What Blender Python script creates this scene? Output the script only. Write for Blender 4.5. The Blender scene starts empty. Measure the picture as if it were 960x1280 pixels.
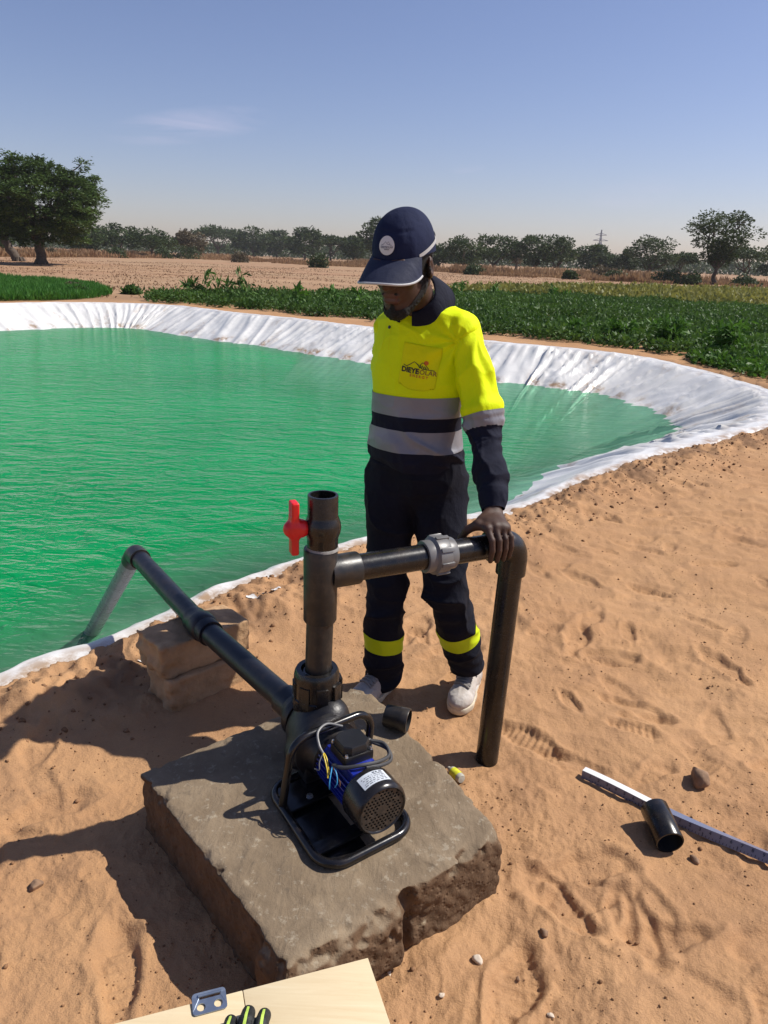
import bpy, bmesh, math, random
import numpy as np
from mathutils import Vector, Matrix, Euler
random.seed(7)
RNG = np.random.default_rng(11)
SC = bpy.context.scene
COL = SC.collection
PI = math.pi
A = lambda *v: np.array(v, float)

# ------------------------------------------------------------------ camera model (used to turn measured sight lines into places on the ground)
FPX, PITCH, ROLL, CAMH = 930.0, math.radians(18.9), math.radians(2.2), 1.65
_F = A(0, math.cos(PITCH), -math.sin(PITCH)); _U0 = A(0, math.sin(PITCH), math.cos(PITCH)); _R0 = A(1, 0, 0)
_R = _R0*math.cos(ROLL)+_U0*math.sin(ROLL); _U = _U0*math.cos(ROLL)-_R0*math.sin(ROLL)
CAM = A(0, 0, CAMH)
def ray(x, y): return _F+_R*(x-480)/FPX-_U*(y-640)/FPX
def gz(x, y, z=0.0):
    d = ray(x, y); return CAM+d*((z-CAMH)/d[2])
def gy(x, y, Y):
    d = ray(x, y); return CAM+d*(Y/d[1])

# ------------------------------------------------------------------ noise
def _h(ix, iy, iz, seed):
    n = (ix.astype(np.int64)*374761393+iy.astype(np.int64)*668265263+iz.astype(np.int64)*2147483647+seed*974711)&0x7fffffff
    n = ((n ^ (n >> 13))*1274126177)&0x7fffffff
    n = n ^ (n >> 16)
    return n
def noise2(x, y, seed=0):
    x = np.asarray(x, float); y = np.asarray(y, float)
    ix = np.floor(x); iy = np.floor(y); fx = x-ix; fy = y-iy
    u = fx*fx*fx*(fx*(fx*6-15)+10); v = fy*fy*fy*(fy*(fy*6-15)+10)
    z0 = np.zeros_like(ix)
    def g(dx, dy):
        a = _h(ix+dx, iy+dy, z0, seed)*(2*PI/0x7fffffff)*37.0
        return np.cos(a)*(fx-dx)+np.sin(a)*(fy-dy)
    a = g(0, 0); b = g(1, 0); c = g(0, 1); d = g(1, 1)
    return 1.5*((a+u*(b-a))*(1-v)+(c+u*(d-c))*v)
def noise3(x, y, z, seed=0):
    x = np.asarray(x, float); y = np.asarray(y, float); z = np.asarray(z, float)
    ix = np.floor(x); iy = np.floor(y); iz = np.floor(z); fx = x-ix; fy = y-iy; fz = z-iz
    u = fx*fx*(3-2*fx); v = fy*fy*(3-2*fy); w = fz*fz*(3-2*fz)
    def g(dx, dy, dz): return (_h(ix+dx, iy+dy, iz+dz, seed) % 65536)/32768.0-1
    def L(a, b, t): return a+(b-a)*t
    return L(L(L(g(0,0,0), g(1,0,0), u), L(g(0,1,0), g(1,1,0), u), v), L(L(g(0,0,1), g(1,0,1), u), L(g(0,1,1), g(1,1,1), u), v), w)
def fbm2(x, y, o=4, seed=0):
    t = 0; a = 1.0; f = 1.0
    for i in range(o):
        t = t+a*noise2(x*f, y*f, seed+i); a *= .5; f *= 2.03
    return t
def fbm3(p, f0, o=3, seed=0):
    t = 0; a = 1.0; f = f0
    for i in range(o):
        t = t+a*noise3(p[:, 0]*f, p[:, 1]*f, p[:, 2]*f, seed+i); a *= .5; f *= 2.03
    return t
def sstep(a, b, x):
    t = np.clip((x-a)/(b-a), 0, 1); return t*t*(3-2*t)

# ------------------------------------------------------------------ scene objects
def fast_mesh(name, V, F, smooth=True):
    V = np.ascontiguousarray(V, np.float32); F = np.ascontiguousarray(F, np.int32)
    me = bpy.data.meshes.new(name); n, k = F.shape
    me.vertices.add(len(V)); me.vertices.foreach_set('co', V.ravel())
    me.loops.add(n*k); me.loops.foreach_set('vertex_index', F.ravel())
    me.polygons.add(n); me.polygons.foreach_set('loop_start', np.arange(0, n*k, k, dtype=np.int32))
    try: me.polygons.foreach_set('loop_total', np.full(n, k, np.int32))
    except Exception: pass
    if smooth: me.polygons.foreach_set('use_smooth', np.ones(n, bool))
    me.update(calc_edges=True); me.validate()
    return me
ORIG = {}
def tag(o, label=None, cat=None, group=None, kind=None):
    for k, v in (('label', label), ('category', cat), ('group', group), ('kind', kind)):
        if v: o[k] = v
    return o
def thing(name, label, cat, loc=(0, 0, 0), group=None):
    o = bpy.data.objects.new(name, None); COL.objects.link(o)
    o.empty_display_size = .1; o.location = loc; ORIG[o.name] = A(*loc)
    return tag(o, label, cat, group)
def link(name, me, m, parent=None, loc=None):
    o = bpy.data.objects.new(name, me); COL.objects.link(o)
    if m is not None:
        for mm in (m if isinstance(m, (list, tuple)) else [m]): me.materials.append(mm)
    if parent is not None:
        o.parent = parent; ORIG[o.name] = ORIG[parent.name]
    else:
        ORIG[o.name] = A(0, 0, 0) if loc is None else A(*loc)
        if loc is not None: o.location = loc
    return o
def obj(name, V, F, m, parent=None, loc=None, smooth=True):
    """mesh in world coordinates -> object (local to its thing's base)"""
    off = ORIG[parent.name] if parent is not None else (A(0, 0, 0) if loc is None else A(*loc))
    V = np.asarray(V, float)-off
    if isinstance(F, np.ndarray) and F.ndim == 2: me = fast_mesh(name, V, F, smooth)
    else:
        me = bpy.data.meshes.new(name); me.from_pydata([tuple(v) for v in V], [], [tuple(int(i) for i in f) for f in F]); me.update()
        if smooth: me.polygons.foreach_set('use_smooth', [True]*len(me.polygons))
    return link(name, me, m, parent, loc)
def attr(o, name, vals, dom='POINT'):
    a = o.data.attributes.new(name, 'FLOAT', dom); a.data.foreach_set('value', np.asarray(vals, np.float32))
def sharp(o, deg=35):
    bm = bmesh.new(); bm.from_mesh(o.data)
    for e in bm.edges:
        if len(e.link_faces) == 2 and e.calc_face_angle(0) > math.radians(deg): e.smooth = False
    bm.to_mesh(o.data); bm.free()

def unit(v): v = np.asarray(v, float); return v/np.linalg.norm(v)
def frame(d, up=(0, 0, 1)):
    d = unit(d); up = np.asarray(up, float)
    if abs(d@unit(up)) > .98: up = A(1, 0, 0)
    x = unit(np.cross(up, d)); y = np.cross(d, x); return x, y, d

class MB:
    """collects shapes into one mesh"""
    def __init__(s): s.V = []; s.F = []; s.n = 0
    def add(s, V, F):
        V = np.asarray(V, float); s.V.append(V)
        s.F += [tuple(int(i)+s.n for i in f) for f in F]; s.n += len(V); return s
    def tube(s, path, r, n=16, caps=True, closed=False, inner=None):
        P = np.asarray(path, float); m = len(P)
        R = np.full(m, r) if np.isscalar(r) else np.asarray(r, float)
        T = np.gradient(P, axis=0) if not closed else np.roll(P, -1, 0)-np.roll(P, 1, 0)
        T /= np.linalg.norm(T, axis=1)[:, None]
        x, y, _ = frame(T[0]); rings = []
        for i in range(m):
            x = x-T[i]*(x@T[i]); x = unit(x); y = np.cross(T[i], x)
            a = np.arange(n)*2*PI/n
            rings.append(P[i]+R[i]*(np.cos(a)[:, None]*x+np.sin(a)[:, None]*y))
        V = np.vstack(rings); F = []
        for i in range(m if closed else m-1):
            j = (i+1) % m
            for k in range(n):
                F.append((i*n+k, i*n+(k+1) % n, j*n+(k+1) % n, j*n+k))
        if caps and not closed:
            F.append(tuple(range(n))[::-1]); F.append(tuple((m-1)*n+k for k in range(n)))
        return s.add(V, F)
    def lathe(s, o, d, prof, n=32, caps=True, up=(0, 0, 1)):
        """prof: (distance along d, radius)"""
        x, y, d = frame(d, up); o = np.asarray(o, float); V = []; F = []
        a = np.arange(n)*2*PI/n
        for t, r in prof: V.append(o+d*t+r*(np.cos(a)[:, None]*x+np.sin(a)[:, None]*y))
        m = len(prof)
        for i in range(m-1):
            for k in range(n): F.append((i*n+k, i*n+(k+1) % n, (i+1)*n+(k+1) % n, (i+1)*n+k))
        if caps: F.append(tuple(range(n))[::-1]); F.append(tuple((m-1)*n+k for k in range(n)))
        return s.add(np.vstack(V), F)
    def box(s, c, ax, half, bev=0.0):
        ax = [unit(a) for a in ax]; c = np.asarray(c, float)
        bm = bmesh.new(); bmesh.ops.create_cube(bm, size=2)
        for v in bm.verts: v.co = Vector((v.co.x*half[0], v.co.y*half[1], v.co.z*half[2]))
        if bev > 0: bmesh.ops.bevel(bm, geom=list(bm.edges), offset=bev, segments=2, affect='EDGES', profile=.6)
        bm.verts.index_update()
        V = [c+ax[0]*v.co.x+ax[1]*v.co.y+ax[2]*v.co.z for v in bm.verts]
        F = [[v.index for v in f.verts] for f in bm.faces]
        if np.dot(np.cross(ax[0], ax[1]), ax[2]) < 0: F = [f[::-1] for f in F]
        bm.free(); return s.add(V, F)
    def build(s, name, m, parent=None, loc=None, smooth=True, ang=35):
        o = obj(name, np.vstack(s.V), s.F, m, parent, loc, smooth)
        if smooth: sharp(o, ang)
        return o
def smooth_path(pts, per=8, closed=False):
    P = [np.asarray(p, float) for p in pts]; n = len(P); out = []
    for i in range(n if closed else n-1):
        p0 = P[(i-1) % n] if (closed or i > 0) else 2*P[0]-P[1]
        p1 = P[i]; p2 = P[(i+1) % n]; p3 = P[(i+2) % n] if (closed or i+2 < n) else 2*P[n-1]-P[n-2]
        for k in range(per):
            t = k/per
            out.append(.5*((2*p1)+(-p0+p2)*t+(2*p0-5*p1+4*p2-p3)*t*t+(-p0+3*p1-3*p2+p3)*t**3))
    if not closed: out.append(P[-1])
    return np.array(out)
def fillet(pts, r, seg=6, closed=False):
    """polyline with rounded corners"""
    P = [np.asarray(p, float) for p in pts]; n = len(P); out = []
    for i in range(n):
        if not closed and i in (0, n-1): out.append(P[i]); continue
        a, b, c = P[i-1], P[i], P[(i+1) % n]
        u = unit(a-b); w = unit(c-b); ang = math.acos(np.clip(u@w, -1, 1)); t = r/math.tan(ang/2)
        t = min(t, .48*np.linalg.norm(a-b), .48*np.linalg.norm(c-b)); rr = t*math.tan(ang/2)
        cen = b+unit(u+w)*(rr/math.sin(ang/2)); p = b+u*t-cen; q = b+w*t-cen
        om = math.acos(np.clip(unit(p)@unit(q), -1, 1))
        for k in range(seg+1):
            s = k/seg
            out.append(cen+(math.sin((1-s)*om)*p+math.sin(s*om)*q)/math.sin(om))
    return np.array(out)

# ------------------------------------------------------------------ distance-field modelling (one continuous skin)
class SDF:
    def __init__(s, lo, hi, h):
        s.lo = A(*lo); s.h = h; s.n = np.ceil((A(*hi)-s.lo)/h).astype(int)+1
        s.f = np.full(tuple(s.n), 1.0, np.float32); s.rs = 1.0
    def _sub(s, lo, hi):
        i0 = np.clip(np.floor((lo-s.lo)/s.h).astype(int), 0, s.n); i1 = np.clip(np.ceil((hi-s.lo)/s.h).astype(int)+1, 0, s.n)
        if (i1 <= i0).any(): return None
        sl = tuple(slice(a, b) for a, b in zip(i0, i1))
        g = np.meshgrid(*[s.lo[k]+s.h*np.arange(i0[k], i1[k]) for k in range(3)], indexing='ij')
        return sl, np.stack(g, -1)
    def _mix(s, sl, d, k, sub=False):
        f = s.f[sl]
        if sub:
            if k <= 0: f[:] = np.maximum(f, -d)
            else:
                hh = np.clip(.5-.5*(d+f)/k, 0, 1); f[:] = f*(1-hh)+(-d)*hh+k*hh*(1-hh)
        else:
            if k <= 0: f[:] = np.minimum(f, d)
            else:
                hh = np.clip(.5+.5*(f-d)/k, 0, 1); f[:] = f*(1-hh)+d*hh-k*hh*(1-hh)
    def cap(s, a, b, ra, rb=None, k=.01, sub=False):
        rb = ra if rb is None else rb; ra *= s.rs; rb *= s.rs; a = np.asarray(a, float); b = np.asarray(b, float); m = max(ra, rb)+k+2*s.h
        r = s._sub(np.minimum(a, b)-m, np.maximum(a, b)+m)
        if r is None: return s
        sl, P = r; ab = b-a; t = np.clip(((P-a)@ab)/(ab@ab+1e-12), 0, 1)
        d = np.linalg.norm(P-a-t[..., None]*ab, axis=-1)-(ra+(rb-ra)*t)
        s._mix(sl, d, k, sub); return s
    def ell(s, c, rad, ax=None, k=.01, sub=False):
        c = np.asarray(c, float); rad = A(*rad)*s.rs; m = rad.max()+k+2*s.h
        r = s._sub(c-m, c+m)
        if r is None: return s
        sl, P = r; Q = P-c
        if ax is not None: Q = np.stack([Q@unit(a) for a in ax], -1)
        k0 = np.linalg.norm(Q/rad, axis=-1); k1 = np.linalg.norm(Q/rad**2, axis=-1)+1e-9
        s._mix(sl, k0*(k0-1)/k1, k, sub); return s
    def box(s, c, ax, half, rnd=.005, k=0, sub=False):
        c = np.asarray(c, float); half = A(*half); m = np.linalg.norm(half)+k+2*s.h
        r = s._sub(c-m, c+m)
        if r is None: return s
        sl, P = r; Q = np.abs(np.stack([(P-c)@unit(a) for a in ax], -1))-half+rnd
        d = np.linalg.norm(np.maximum(Q, 0), axis=-1)+np.minimum(Q.max(-1), 0)-rnd
        s._mix(sl, d, k, sub); return s
    def mesh(s):
        f = s.f; sg = f < 0; n = s.n; cn = n-1
        pts = []; cells = []; quads = []
        def cid(i, j, k): return (i*cn[1]+j)*cn[2]+k
        for ax in range(3):
            a = [slice(None)]*3; b = [slice(None)]*3; a[ax] = slice(0, -1); b[ax] = slice(1, None)
            idx = np.argwhere(sg[tuple(a)] != sg[tuple(b)])
            o1, o2 = [(1, 2), (2, 0), (0, 1)][ax]
            idx = idx[(idx[:, o1] > 0) & (idx[:, o2] > 0) & (idx[:, o1] < cn[o1]) & (idx[:, o2] < cn[o2])]
            if not len(idx): continue
            j2 = idx.copy(); j2[:, ax] += 1
            fa = f[tuple(idx.T)]; fb = f[tuple(j2.T)]; t = fa/(fa-fb)
            p = idx.astype(float); p[:, ax] += t
            c = []
            for d1, d2 in ((0, 0), (-1, 0), (-1, -1), (0, -1)):
                q = idx.copy(); q[:, o1] += d1; q[:, o2] += d2; c.append(cid(q[:, 0], q[:, 1], q[:, 2]))
            for cc in c: cells.append(cc); pts.append(p)
            Q = np.stack(c, 1); flip = fa > 0; Q[flip] = Q[flip][:, ::-1]; quads.append(Q)
        cells = np.concatenate(cells); pts = np.concatenate(pts); quads = np.concatenate(quads)
        u, inv = np.unique(cells, return_inverse=True); cnt = np.bincount(inv)
        V = np.stack([np.bincount(inv, pts[:, k])/cnt for k in range(3)], 1)
        F = np.searchsorted(u, quads)
        return V*s.h+s.lo, F.astype(np.int32)
def relax(V, F, it=2, lam=.5):
    e = np.concatenate([F, np.roll(F, -1, 1)]).reshape(-1); 
    a = F.ravel(); b = np.roll(F, -1, 1).ravel()
    n = len(V); src = np.concatenate([a, b]); dst = np.concatenate([b, a])
    cnt = np.bincount(src, minlength=n)[:, None]+1e-9
    for _ in range(it):
        S = np.stack([np.bincount(src, V[dst, k], minlength=n) for k in range(3)], 1)
        V = V+lam*(S/cnt-V)
    return V
def vnormals(V, F):
    n = np.cross(V[F[:, 1]]-V[F[:, 0]], V[F[:, 2]]-V[F[:, 0]])
    if F.shape[1] == 4: n = n+np.cross(V[F[:, 2]]-V[F[:, 0]], V[F[:, 3]]-V[F[:, 0]])
    N = np.zeros_like(V)
    for k in range(F.shape[1]):
        for c in range(3): N[:, c] += np.bincount(F[:, k], n[:, c], minlength=len(V))
    return N/(np.linalg.norm(N, axis=1)[:, None]+1e-12)
def tris(F): return F if F.shape[1] == 3 else np.concatenate([F[:, [0, 1, 2]], F[:, [0, 2, 3]]])
def clip_half(V, T, s):
    """keep the part of a triangle mesh where s>=0; V may carry extra columns"""
    k = s[T] >= 0; c = k.sum(1); out = [T[c == 3]]; NV = [V]; n = len(V); keys = []; 
    for want in (1, 2):
        S = T[c == want]; kk = k[c == want]
        if not len(S): continue
        odd = np.argmax(kk if want == 1 else ~kk, 1); r = np.arange(len(S))
        a = S[r, odd]; b = S[r, (odd+1) % 3]; d = S[r, (odd+2) % 3]
        keys.append((want, a, b, d))
    allk = []
    for w, a, b, d in keys:
        for x, y in ((a, b), (a, d)): allk.append(np.stack([np.minimum(x, y), np.maximum(x, y)], 1))
    if allk:
        K = np.concatenate(allk); U, inv = np.unique(K, axis=0, return_inverse=True); inv = inv.ravel()
        t = s[U[:, 0]]/(s[U[:, 0]]-s[U[:, 1]]+1e-15)
        NV.append(V[U[:, 0]]+(V[U[:, 1]]-V[U[:, 0]])*t[:, None]); p = 0
        for w, a, b, d in keys:
            m = len(a); ab = inv[p:p+m]+n; ad = inv[p+m:p+2*m]+n; p += 2*m
            if w == 1: out.append(np.stack([a, ab, ad], 1))
            else: out.append(np.stack([ab, b, d], 1)); out.append(np.stack([ab, d, ad], 1))
    V = np.concatenate(NV); T = np.concatenate(out)
    used = np.unique(T); mp = np.full(len(V), -1); mp[used] = np.arange(len(used))
    return V[used], mp[T]
def clip_band(V, T, s, lo=None, hi=None):
    W = np.column_stack([V, s])
    if lo is not None: W, T = clip_half(W, T, W[:, 3]-lo)
    if hi is not None: W, T = clip_half(W, T, hi-W[:, 3])
    return W[:, :3], T, W[:, 3]
# ------------------------------------------------------------------ materials
def srgb(r, g, b):
    f = lambda c: (c/255/12.92) if c/255 <= .04045 else ((c/255+.055)/1.055)**2.4
    return (f(r), f(g), f(b))
class NT:
    def __init__(s, name):
        s.m = bpy.data.materials.new(name); s.m.use_nodes = True; s.t = s.m.node_tree; s.t.nodes.clear()
        s.out = s.n('ShaderNodeOutputMaterial'); s.p = s.n('ShaderNodeBsdfPrincipled'); s.l(s.p.outputs[0], s.out.inputs[0])
    def n(s, k, **kw):
        o = s.t.nodes.new(k)
        for a, b in kw.items(): setattr(o, a, b)
        return o
    def l(s, a, b): s.t.links.new(a, b)
    def put(s, sock, v):
        if hasattr(v, 'is_linked') or hasattr(v, 'links'): s.l(v, sock)
        else:
            if sock.type == 'RGBA' and not np.isscalar(v) and len(v) == 3: v = (*v, 1)
            sock.default_value = v
    def coord(s, scale=(1, 1, 1), kind='Object', rot=(0, 0, 0)):
        c = s.n('ShaderNodeTexCoord'); mp = s.n('ShaderNodeMapping'); s.l(c.outputs[kind], mp.inputs[0])
        mp.inputs['Scale'].default_value = scale; mp.inputs['Rotation'].default_value = rot; return mp.outputs[0]
    def noise(s, scale, detail=4, rough=.55, vec=None, dist=0):
        o = s.n('ShaderNodeTexNoise'); o.inputs['Scale'].default_value = scale; o.inputs['Detail'].default_value = detail
        o.inputs['Roughness'].default_value = rough; o.inputs['Distortion'].default_value = dist
        s.l(vec if vec is not None else s.coord(), o.inputs['Vector']); return o.outputs['Fac']
    def voro(s, scale, vec=None, feat='F1'):
        o = s.n('ShaderNodeTexVoronoi', feature=feat); o.inputs['Scale'].default_value = scale
        s.l(vec if vec is not None else s.coord(), o.inputs['Vector']); return o.outputs['Distance']
    def ramp(s, fac, stops, interp='LINEAR'):
        o = s.n('ShaderNodeValToRGB'); o.color_ramp.interpolation = interp; e = o.color_ramp.elements
        while len(e) < len(stops): e.new(.5)
        for q, (p, c) in zip(e, stops):
            q.position = p; q.color = (*c, 1) if not np.isscalar(c) else (c, c, c, 1)
        s.l(fac, o.inputs[0]); return o.outputs[0]
    def mix(s, fac, a, b, mode='MIX'):
        o = s.n('ShaderNodeMix', data_type='RGBA', blend_type=mode)
        s.put(o.inputs[0], fac); s.put(o.inputs[6], a); s.put(o.inputs[7], b); return o.outputs[2]
    def math(s, op, a, b=0.0, c=None):
        o = s.n('ShaderNodeMath', operation=op); s.put(o.inputs[0], a); s.put(o.inputs[1], b)
        if c is not None: s.put(o.inputs[2], c)
        return o.outputs[0]
    def attr(s, name): return s.n('ShaderNodeAttribute', attribute_name=name).outputs['Fac']
    def bump(s, h, strength=.3, dist=.01, nrm=None):
        o = s.n('ShaderNodeBump'); o.inputs['Strength'].default_value = strength; o.inputs['Distance'].default_value = dist
        s.l(h, o.inputs['Height'])
        if nrm is not None: s.l(nrm, o.inputs['Normal'])
        s.l(o.outputs[0], s.p.inputs['Normal']); return o.outputs[0]
    def set(s, **kw):
        for k, v in kw.items(): s.put(s.p.inputs[k.replace('_', ' ')], v)
        return s
def mat(name, col, rough=.6, var=.25, vs=8, metal=0, spec=.5, bs=0, bscale=60, bd=.003, coat=0, dust=0, dustcol=(.42, .27, .16)):
    """surface with uneven colour, uneven gloss, fine relief and (optionally) dust"""
    t = NT(name); n = t.noise(vs, 5, .6)
    lo = tuple(c*(1-var) for c in col); hi = tuple(min(1, c*(1+var)) for c in col)
    c = t.ramp(n, [(.3, lo), (.7, hi)])
    if dust:
        d = t.ramp(t.noise(vs*2.3, 6, .7), [(.45, 0.0), (.75, dust)]); c = t.mix(d, c, dustcol)
    t.set(Base_Color=c, Metallic=metal)
    t.p.inputs['Specular IOR Level'].default_value = spec
    r = t.ramp(t.noise(vs*3, 4, .6), [(.3, max(.02, rough*.8)), (.7, min(1, rough*1.2))]); t.l(r, t.p.inputs['Roughness'])
    if coat: t.set(Coat_Weight=coat, Coat_Roughness=.15)
    if bs: t.bump(t.noise(bscale, 4, .6), bs, bd)
    return t.m
def cloth(name, col, rough=.85, var=.12, weave=900, bs=.25, spec=.2, sheen=0):
    t = NT(name); n = t.noise(7, 4, .6)
    t.set(Base_Color=t.ramp(n, [(.3, tuple(c*(1-var) for c in col)), (.7, tuple(min(1, c*(1+var)) for c in col))]), Roughness=rough)
    t.p.inputs['Specular IOR Level'].default_value = spec
    if sheen: t.set(Sheen_Weight=sheen)
    b = t.math('ADD', t.math('ADD', t.noise(30, 4, .6), t.math('MULTIPLY', t.noise(11, 3, .5, t.coord((1, 1, .55)), 1.3), 2.2)), t.math('MULTIPLY', t.noise(weave, 2, .5), .22)); t.bump(b, bs*1.25, .008)
    return t.m
M = {}
M['pvc'] = mat('dark_pvc', (.0075, .0075, .008), .27, .3, 9, spec=.5, bs=.05, bscale=120, dust=.05)
M['pvc_worn'] = mat('worn_grey_pvc', (.016, .0155, .0155), .38, .35, 14, spec=.5, bs=.12, bscale=90, dust=.08)
M['pvc_blue'] = mat('blue_black_pvc', (.006, .0075, .013), .40, .3, 7, spec=.45, bs=.08, bscale=80, dust=.05)
M['pvc_light'] = mat('light_grey_pvc', (.135, .135, .137), .38, .15, 12, dust=.1)
M['pvc_drop'] = mat('wet_grey_pvc', (.20, .205, .195), .28, .15, 8)
M['inside'] = mat('pipe_inside', (.008, .008, .008), .6, .2)
M['cement'] = mat('solvent_cement', (.25, .24, .22), .6, .3, 40, bs=.4, bscale=120)
M['red'] = mat('red_plastic', (.68, .012, .012), .35, .1, 20, spec=.5)
M['black_paint'] = mat('black_enamel', (.006, .006, .007), .22, .3, 10, spec=.55, dust=.04, bs=.04, bscale=70)
M['cast'] = mat('black_cast_iron', (.008, .008, .010), .42, .3, 12, bs=.3, bscale=150, dust=.03)
M['blue_paint'] = mat('blue_motor_paint', (.008, .022, .24), .30, .25, 12, spec=.5, dust=.05)
M['black_plastic'] = mat('black_plastic', (.012, .012, .013), .38, .2, 15, bs=.08, bscale=300)
M['fan_plastic'] = mat('fan_cover_plastic', (.012, .011, .011), .25, .2, 15, dust=.02)
M['grille'] = mat('dusty_grille', (.030, .024, .020), .5, .35, 30, dust=.15)
M['steel'] = mat('zinc_steel', (.55, .56, .58), .32, .12, 25, metal=1)
M['latch'] = mat('blued_zinc_plate', (.36, .42, .50), .33, .12, 18, metal=.85)
M['label_white'] = mat('printed_label', (.60, .64, .68), .4, .05, 20)
M['ink'] = mat('label_ink', (.03, .04, .07), .6, .1)
M['wire_yellow'] = mat('wire_yellow', (.75, .55, .02), .5, .1)
M['wire_blue'] = mat('wire_blue', (.03, .28, .55), .5, .1)
M['wire_brown'] = mat('wire_brown', (.17, .07, .03), .5, .1)
M['cable'] = mat('cable_rubber', (.045, .045, .047), .5, .2)
M['cable_light'] = mat('stripped_sheath', (.14, .14, .14), .5, .1)
M['skin'] = None
M['yellow'] = cloth('hi_vis_yellow', (.72, .86, .0), .75, .05, 700, .22)
M['pocket'] = cloth('hi_vis_pocket', (.75, .77, .0), .75, .05, 700, .22)
M['lime'] = cloth('lime_trouser_band', (.50, .62, .008), .6, .08, 700, .2)
M['navy'] = cloth('navy_cotton', (.0085, .010, .022), .85, .2, 700, .35)
M['navy_trouser'] = cloth('navy_trouser_cotton', (.0065, .0075, .0145), .9, .25, 700, .4)
M['cap'] = cloth('navy_cap_cloth', (.011, .017, .052), .85, .18, 900, .3)
M['visor'] = cloth('navy_visor_cloth', (.019, .024, .050), .7, .1, 900, .2)
M['silver'] = cloth('silver_reflective_tape', (.20, .20, .225), .45, .08, 500, .15, spec=.6)
M['silver_bright'] = cloth('grey_reflective_piping', (.42, .42, .42), .5, .08, 500, .15, spec=.6)
M['badge'] = mat('white_badge', (.60, .61, .63), .45, .06, 40)
M['shoe'] = mat('dusty_white_shoe', (.44, .40, .36), .7, .22, 18, bs=.3, bscale=160, dust=.5, dustcol=(.30, .22, .15))
M['sole'] = mat('off_white_sole', (.55, .48, .36), .7, .2, 20, dust=.5, dustcol=(.36, .24, .14))
M['lace'] = cloth('shoe_lace', (.27, .25, .23), .9)
M['hair'] = mat('black_hair', (.004, .0035, .003), .8, .3, 60, bs=.8, bscale=400, bd=.003)
M['eye'] = mat('eye_white', (.5, .47, .43), .25, .05)
def skin():
    t = NT('dark_skin'); n = t.noise(14, 5, .6)
    t.set(Base_Color=t.ramp(n, [(.3, (.046, .022, .0135)), (.7, (.074, .036, .023))]), Roughness=.45)
    t.p.inputs['Specular IOR Level'].default_value = .4
    t.p.inputs['Subsurface Weight'].default_value = .06; t.p.inputs['Subsurface Radius'].default_value = (.008, .003, .002)
    t.bump(t.noise(260, 4, .65), .35, .0025); t.set(Roughness=.58); return t.m
M['skin'] = skin()
M['lips'] = mat('lips', (.075, .026, .022), .4, .15, 40)
def sand():
    t = NT('dry_sand'); v = t.coord(); geo = t.n('ShaderNodeNewGeometry')
    big = t.noise(.9, 5, .6, v); mid = t.noise(7, 5, .65, v); fine = t.noise(260, 3, .7, v); grain = t.noise(900, 2, .6, v)
    c = t.ramp(big, [(.3, (.395, .215, .104)), (.55, (.458, .262, .128)), (.75, (.505, .30, .153))])
    c = t.mix(t.ramp(mid, [(.35, .32), (.6, 0.0)]), c, (.29, .165, .092))
    c = t.mix(t.ramp(fine, [(.40, .30), (.55, 0.0)]), c, (.25, .14, .08))
    c = t.mix(t.ramp(grain, [(.58, 0.0), (.72, .35)]), c, (.58, .40, .26))
    far = t.attr('far')        # dry stubble field beyond the pond
    fv = t.coord((.05, .30, 1)); st = t.noise(1.1, 8, .75, fv); st2 = t.noise(.05, 5, .6, v)
    fc = t.ramp(st, [(.32, (.24, .135, .076)), (.5, (.335, .198, .115)), (.68, (.42, .262, .158))])
    fc = t.mix(t.ramp(st2, [(.42, .55), (.60, 0.0)]), fc, (.36, .25, .15))
    c = t.mix(far, c, fc)
    damp = t.attr('damp'); c = t.mix(damp, c, (.20, .115, .065))
    t.set(Base_Color=c, Roughness=.95); t.p.inputs['Specular IOR Level'].default_value = .12
    h = t.math('ADD', t.math('MULTIPLY', t.noise(75, 5, .65, v), 1.0), t.math('MULTIPLY', fine, .35))
    b1 = t.bump(h, .62, .009)
    return t.m
M['sand'] = sand()
M['clod'] = mat('dark_soil_clod', (.23, .128, .068), .95, .4, 25, spec=.1, bs=.5, bscale=150)
M['stone_white'] = mat('pale_stone', (.55, .46, .36), .9, .2, 30, bs=.5, bscale=120)
M['stone_brown'] = mat('brown_stone', (.24, .145, .085), .95, .35, 22, bs=.5, bscale=120)
def concrete():
    t = NT('fresh_concrete'); v = t.coord(); side = t.attr('side')
    a = t.noise(5, 6, .65, v, .6); b = t.noise(38, 5, .7, v); 
    top = t.ramp(a, [(.3, (.150, .108, .068)), (.5, (.200, .148, .095)), (.72, (.262, .200, .132))])
    top = t.mix(t.ramp(b, [(.57, 0.0), (.66, .6)]), top, (.36, .31, .23)); top = t.mix(t.ramp(t.noise(22, 5, .7, v), [(.28, .5), (.40, 0.0)]), top, (.10, .08, .06))
    stain = t.noise(3.1, 4, .6, t.coord((1, 1, 1), rot=(0, 0, .6)))
    top = t.mix(t.ramp(stain, [(.58, 0.0), (.70, .35)]), top, (.27, .20, .12))
    sd = t.ramp(t.noise(16, 6, .7, v), [(.3, (.085, .050, .028)), (.7, (.15, .090, .050))])
    t.set(Base_Color=t.mix(side, top, sd), Roughness=.88); t.p.inputs['Specular IOR Level'].default_value = .25
    h = t.math('ADD', t.math('ADD', t.noise(55, 6, .7, v), t.math('MULTIPLY', t.noise(17, 5, .6, t.coord((1.6, .6, 1), rot=(0, 0, .55)), 1.4), 1.1)), t.math('MULTIPLY', t.ramp(t.voro(60, v), [(.0, 0.0), (.35, 1.0)]), t.math('MULTIPLY', side, 1.6)))
    t.bump(h, .45, .009); return t.m
M['concrete'] = concrete()
M['block'] = mat('sandy_block', (.42, .265, .145), .95, .28, 9, spec=.15, bs=.55, bscale=70, bd=.008, dust=.5, dustcol=(.42, .28, .165))
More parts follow.
